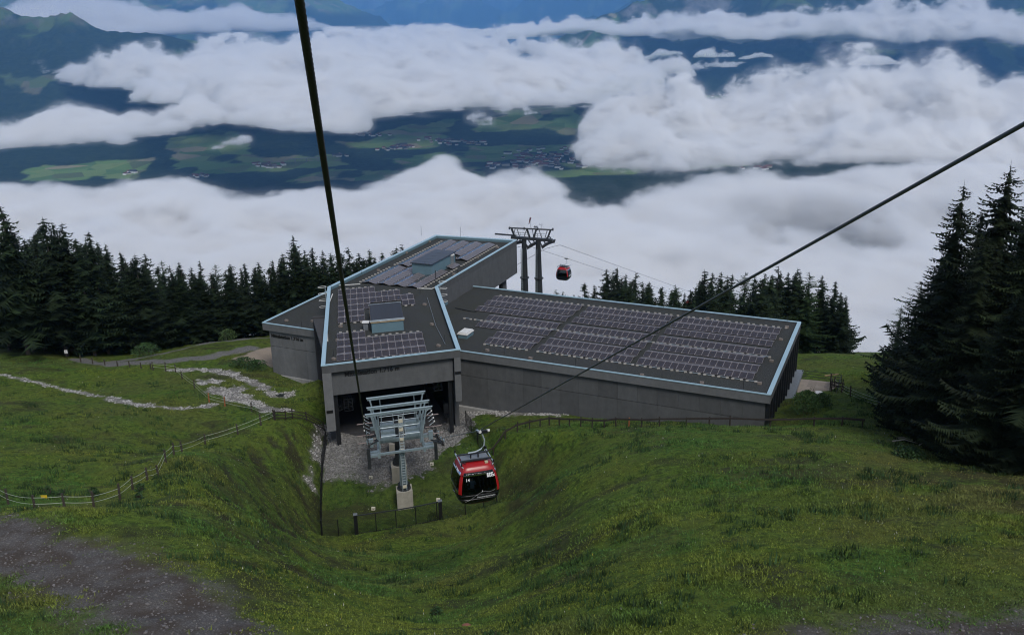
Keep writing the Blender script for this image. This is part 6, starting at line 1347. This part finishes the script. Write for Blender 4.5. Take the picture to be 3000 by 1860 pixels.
# shrubs and weeds --------------------------------------------
LEAF = NT('shrub_leaves'); a_ = LEAF.attr('col'); LEAF.con(a_.outputs['Color'], LEAF.b.inputs['Base Color']); LEAF.set(.7, spec=.25); LEAFM = LEAF.m
def shrub(name, label, x, y, r, h, n, col, seed, group=None, upright=False, cat='shrub'):
    rs = np.random.RandomState(seed); z = G(x, y); T = empty(name, (x, y, z)); tag(T, label, cat, group); V = []; Fc = []; C = []
    st = MB()
    for k in range(6 if not upright else 14):
        a = rs.uniform(0, 6.28); rr = r*rs.uniform(.3, .9)*(1 if not upright else .8); st.tube([(rr*.2*math.cos(a), rr*.2*math.sin(a), -.1), (rr*math.cos(a), rr*math.sin(a), h*rs.uniform(.6, .95))], [.03, .01], 5)
    st.build('stems', BARK, T)
    for k in range(n):
        a = rs.uniform(0, 6.28); u = rs.rand()**.5; zz = rs.uniform(.1, 1); rr = r*u*(math.sin(math.pi*min(1, zz*.8+.2))**.6); c = np.array([rr*math.cos(a), rr*math.sin(a), h*zz])
        s_ = rs.uniform(.06, .13); d = rs.normal(size=3); d /= np.linalg.norm(d); e = np.cross(d, rs.normal(size=3)); e /= np.linalg.norm(e)
        V += [c-d*s_, c+e*s_*.6, c+d*s_, c-e*s_*.6]; i = len(V)-4; Fc.append((i, i+1, i+2, i+3)); C += [np.array(col)*rs.uniform(.6, 1.5)]*4
    me = bpy.data.meshes.new('foliage'); me.from_pydata([tuple(p) for p in V], [], Fc); at = me.attributes.new('col', 'FLOAT_COLOR', 'POINT'); c = np.ones((len(V), 4), np.float32); c[:, :3] = np.array(C); at.data.foreach_set('color', c.reshape(-1)); me.materials.append(LEAFM)
    link(bpy.data.objects.new('foliage', me), T); return T
shrub('shrub', 'bright green leafy shrub at the corner of the glazed wing end', 31.2, 92.5, 1.7, 2.6, 1500, (.05, .1, .03), 1)
shrub('shrub', 'smaller green bush just right of the leafy shrub by the terrace', 33.3, 94.0, 1.2, 1.5, 800, (.04, .08, .025), 2)
shrub('shrub', 'low dark green bush in the meadow under the right spruces', 30.2, 65.5, 1.3, .8, 900, (.025, .055, .018), 3)
shrub('shrub', 'dark bush on the left bank of pale pebbles beside the left wing wall', -36.0, 118.0, 1.9, 1.2, 1000, (.03, .065, .02), 4)
shrub('shrub', 'dark bush under the left wing wall next to the sandy slope', -33.8, 116.2, 1.6, 1.2, 900, (.03, .065, .02), 6)
shrub('shrub', 'light green bush at the forest edge above the gravel path', -54.0, 131, 2.2, 2.0, 1100, (.045, .09, .03), 7)
shrub('shrub', 'small pale bush at the forest edge near the left wing', -44.0, 138, 1.5, 1.9, 700, (.06, .1, .035), 8)
random.seed(12)
for i, (x, y, h_) in enumerate([(-26.8, 60.5, .6), (-26.2, 58.6, .5), (-32.5, 60.5, .6), (-31.0, 62, .5), (-34.5, 62.5, .8), (-30.2, 60.5, .5), (-4.6, 45.5, .5), (-1.2, 35.0, .4)]):
    shrub('weed_clump', 'dark leafy weed clump standing in the foreground grass', x, y, .4, h_, 110, (.03, .065, .02), 20+i, 'weed clumps in the meadow', True, 'weeds')
# deadwood under the right spruces, a red stone and a puddle
for i, (a, b) in enumerate((((31.5, 71.5), (33.4, 71.0)), ((33.2, 70.2), (34.6, 71.6)), ((32.2, 73.0), (34.4, 73.4)))):
    o = MB().tube([(a[0], a[1], G(*a)+.12), ((a[0]+b[0])/2, (a[1]+b[1])/2+.1, G((a[0]+b[0])/2, (a[1]+b[1])/2)+.3), (b[0], b[1], G(*b)+.2)], [.06, .045, .02], 6).build('dead_branch', simple_mat('bleached_wood', (.3, .28, .25), .9) if i == 0 else bpy.data.materials['bleached_wood'])
    tag(o, ['bleached dead branch lying under the right spruces, lowest one', 'bleached dead branch pointing up under the right spruces', 'bleached dead branch closest to the spruce trunks'][i], 'branch')
v, f = ico()
x, y = -2.6, 39.9; mb = MB(); mb.add([(p[0]*.28*(1+.2*math.sin(9*p[2])), p[1]*.2, p[2]*.1+.03) for p in v], f.tolist()); o = mb.build('red_stone', simple_mat('red_stone', (.22, .09, .06), .9)); o.location = (x, y, G(x, y)); tag(o, 'flat reddish stone in the foreground grass at bottom centre', 'stone')
mb = MB(); n_ = 18; mb.add([(-28.0+.55*math.cos(k*.349)*(1+.2*math.sin(k)), 105.2+.5*math.sin(k*.349), 0) for k in range(n_)], [tuple(range(n_))]); o = mb.build('puddle', [GLASS]); o.location.z = G(-28.0, 105.2)+.1; o['kind'] = 'structure'
# sign at the forest edge
T = empty('sign_post', (-63.5, 126.5, G(-63.5, 126.5))); tag(T, 'small white sign on a post in front of the dark left forest', 'sign'); MB().bar((0, 0, -.2), (0, 0, 1.3), .06).build('post', FW, T); MB().box((-.22, -.03, .85), (.22, .03, 1.35)).build('sign_board', WHITEP, T)
# orange stake by the gravel
T = None
# ---------------------------------------------------------------- villages in the valley
def far_z(x, y): return float(far_h(np.array([x], float), np.array([y], float))[0]-.5*(x*x+y*y)/6.37e6*.85)
HW = [simple_mat('white_render', (.82, .81, .79), .9, var=.05), simple_mat('cream_render', (.5, .45, .36), .9, var=.05), simple_mat('grey_render', (.34, .34, .35), .9, var=.05)]
HR = [simple_mat('red_tiles', (.16, .06, .04), .9, var=.2), simple_mat('dark_roof', (.05, .048, .05), .9, var=.2), simple_mat('brown_roof', (.11, .08, .06), .9, var=.2)]
HM = {}
def house_mesh(w, r, s):
    mb = MB(); a, b, h = s; mb.box((-a, -b, -6), (a, b, h), 0)
    mb.add([(-a*1.12, -b*1.12, h+.1), (a*1.12, -b*1.12, h+.1), (a*1.12, b*1.12, h+.1), (-a*1.12, b*1.12, h+.1), (-a*1.12, 0, h+b*.62), (a*1.12, 0, h+b*.62)], [(0, 1, 5, 4), (2, 3, 4, 5), (0, 4, 3), (1, 2, 5), (3, 2, 1, 0)], 1)
    return MB_mesh(mb, 'house', [w, r])
for i, w in enumerate(HW):
    for j, r_ in enumerate(HR):
        for k, s in enumerate(((11, 9, 9), (16, 10, 10), (23, 13, 12))): HM[i, j, k] = house_mesh(w, r_, s)
rsv = np.random.RandomState(77)
VIL = [('village of white houses around the church in the middle of the valley', 'houses of the church village', [(330, 5900, 360, 420, 120), (620, 6200, 170, 330, 40), (60, 5650, 190, 130, 26)]),
       ('scattered house of the village left of centre behind the near cable', 'houses of the village behind the near cable', [(-745, 6420, 120, 110, 26), (-480, 6640, 160, 170, 24), (-250, 6560, 170, 120, 14), (-980, 6900, 130, 80, 10)]),
       ('farmhouse of the small hamlet near the edge of the fog', 'houses of the hamlets above the fog', [(-1480, 5840, 120, 60, 16), (-1110, 6180, 60, 40, 8), (-1800, 5560, 70, 40, 8), (-2600, 7200, 30, 30, 3), (-2240, 5650, 60, 50, 5)]),
       ('distant house of the village at the foot of the dark mountains', 'houses at the foot of the mountains', [(2400, 9900, 330, 330, 46), (1370, 5230, 120, 70, 10)])]
for lb, gp, cl in VIL:
    for (cx, cyy, rx, ry, n) in cl:
        for i in range(n):
            while True:
                u = rsv.normal(0, .55, 2)
                if abs(u[0]) < 1.1 and abs(u[1]) < 1.1: break
            x, y = cx+u[0]*rx, cyy+u[1]*ry
            o = link(bpy.data.objects.new('house', HM[rsv.choice([0, 0, 0, 1, 2]), rsv.choice([0, 0, 1, 2]), rsv.choice([0, 1, 1, 2])])); o.location = (x, y, far_z(x, y)-.5); o.rotation_euler = (0, 0, rsv.uniform(-.5, .5)+rsv.choice([0, 1.57]))
            tag(o, lb.replace('village of white houses', 'small house of the village'), 'house', gp)
x, y = 541, 6073; z = far_z(x, y); T = empty('church', (x, y, z), .3); tag(T, 'white church with a pointed dark spire standing above the village roofs', 'church')
mb = MB(); mb.box((-18, -9, -5), (14, 9, 15), 0); mb.build('nave', HW[0], T); mb = MB(); mb.add([(-19, -10, 15), (15, -10, 15), (15, 10, 15), (-19, 10, 15), (-19, 0, 25), (15, 0, 25)], [(0, 1, 5, 4), (2, 3, 4, 5), (0, 4, 3), (1, 2, 5)]); mb.build('roof', HR[1], T)
MB().box((15, -5, -5), (25, 5, 34)).build('tower', HW[0], T); mb = MB(); mb.add([(14.5, -5.5, 34), (25.5, -5.5, 34), (25.5, 5.5, 34), (14.5, 5.5, 34), (20, 0, 58)], [(0, 1, 4), (1, 2, 4), (2, 3, 4), (3, 0, 4)]); mb.build('spire', HR[1], T)
# viaduct
T = empty('viaduct', (-1270, 5960, far_z(-1270, 5960))); tag(T, 'pale road bridge on piers beside the fields in the valley', 'bridge')
MB().bar((-130, -20, 22), (130, 30, 24), 14, 3).build('deck', PALEC, T)
for i in range(3): MB().box((-70+70*i-2.5, 2+10*(i-1)-2.5, -10), (-70+70*i+2.5, 2+10*(i-1)+2.5, 21)).build('pier', PALEC, T)
def make_haze():
    lo = (-62000, -500, -2200); hi = (62000, 64000, 2600)
    v = [(x, y, z) for x in (lo[0], hi[0]) for y in (lo[1], hi[1]) for z in (lo[2], hi[2])]
    f = [(0, 1, 3, 2), (4, 6, 7, 5), (0, 4, 5, 1), (2, 3, 7, 6), (0, 2, 6, 4), (1, 5, 7, 3)]
    t = NT('haze_material', vol=True); p = t.new('ShaderNodeVolumePrincipled')
    p.inputs['Color'].default_value = (.2, .5, 1., 1); p.inputs['Density'].default_value = 4.0e-5
    t.con(p.outputs[0], t.out.inputs['Volume'])
    o = mesh_obj('haze', v, f, t.m); tag(o, kind='stuff')
make_haze()
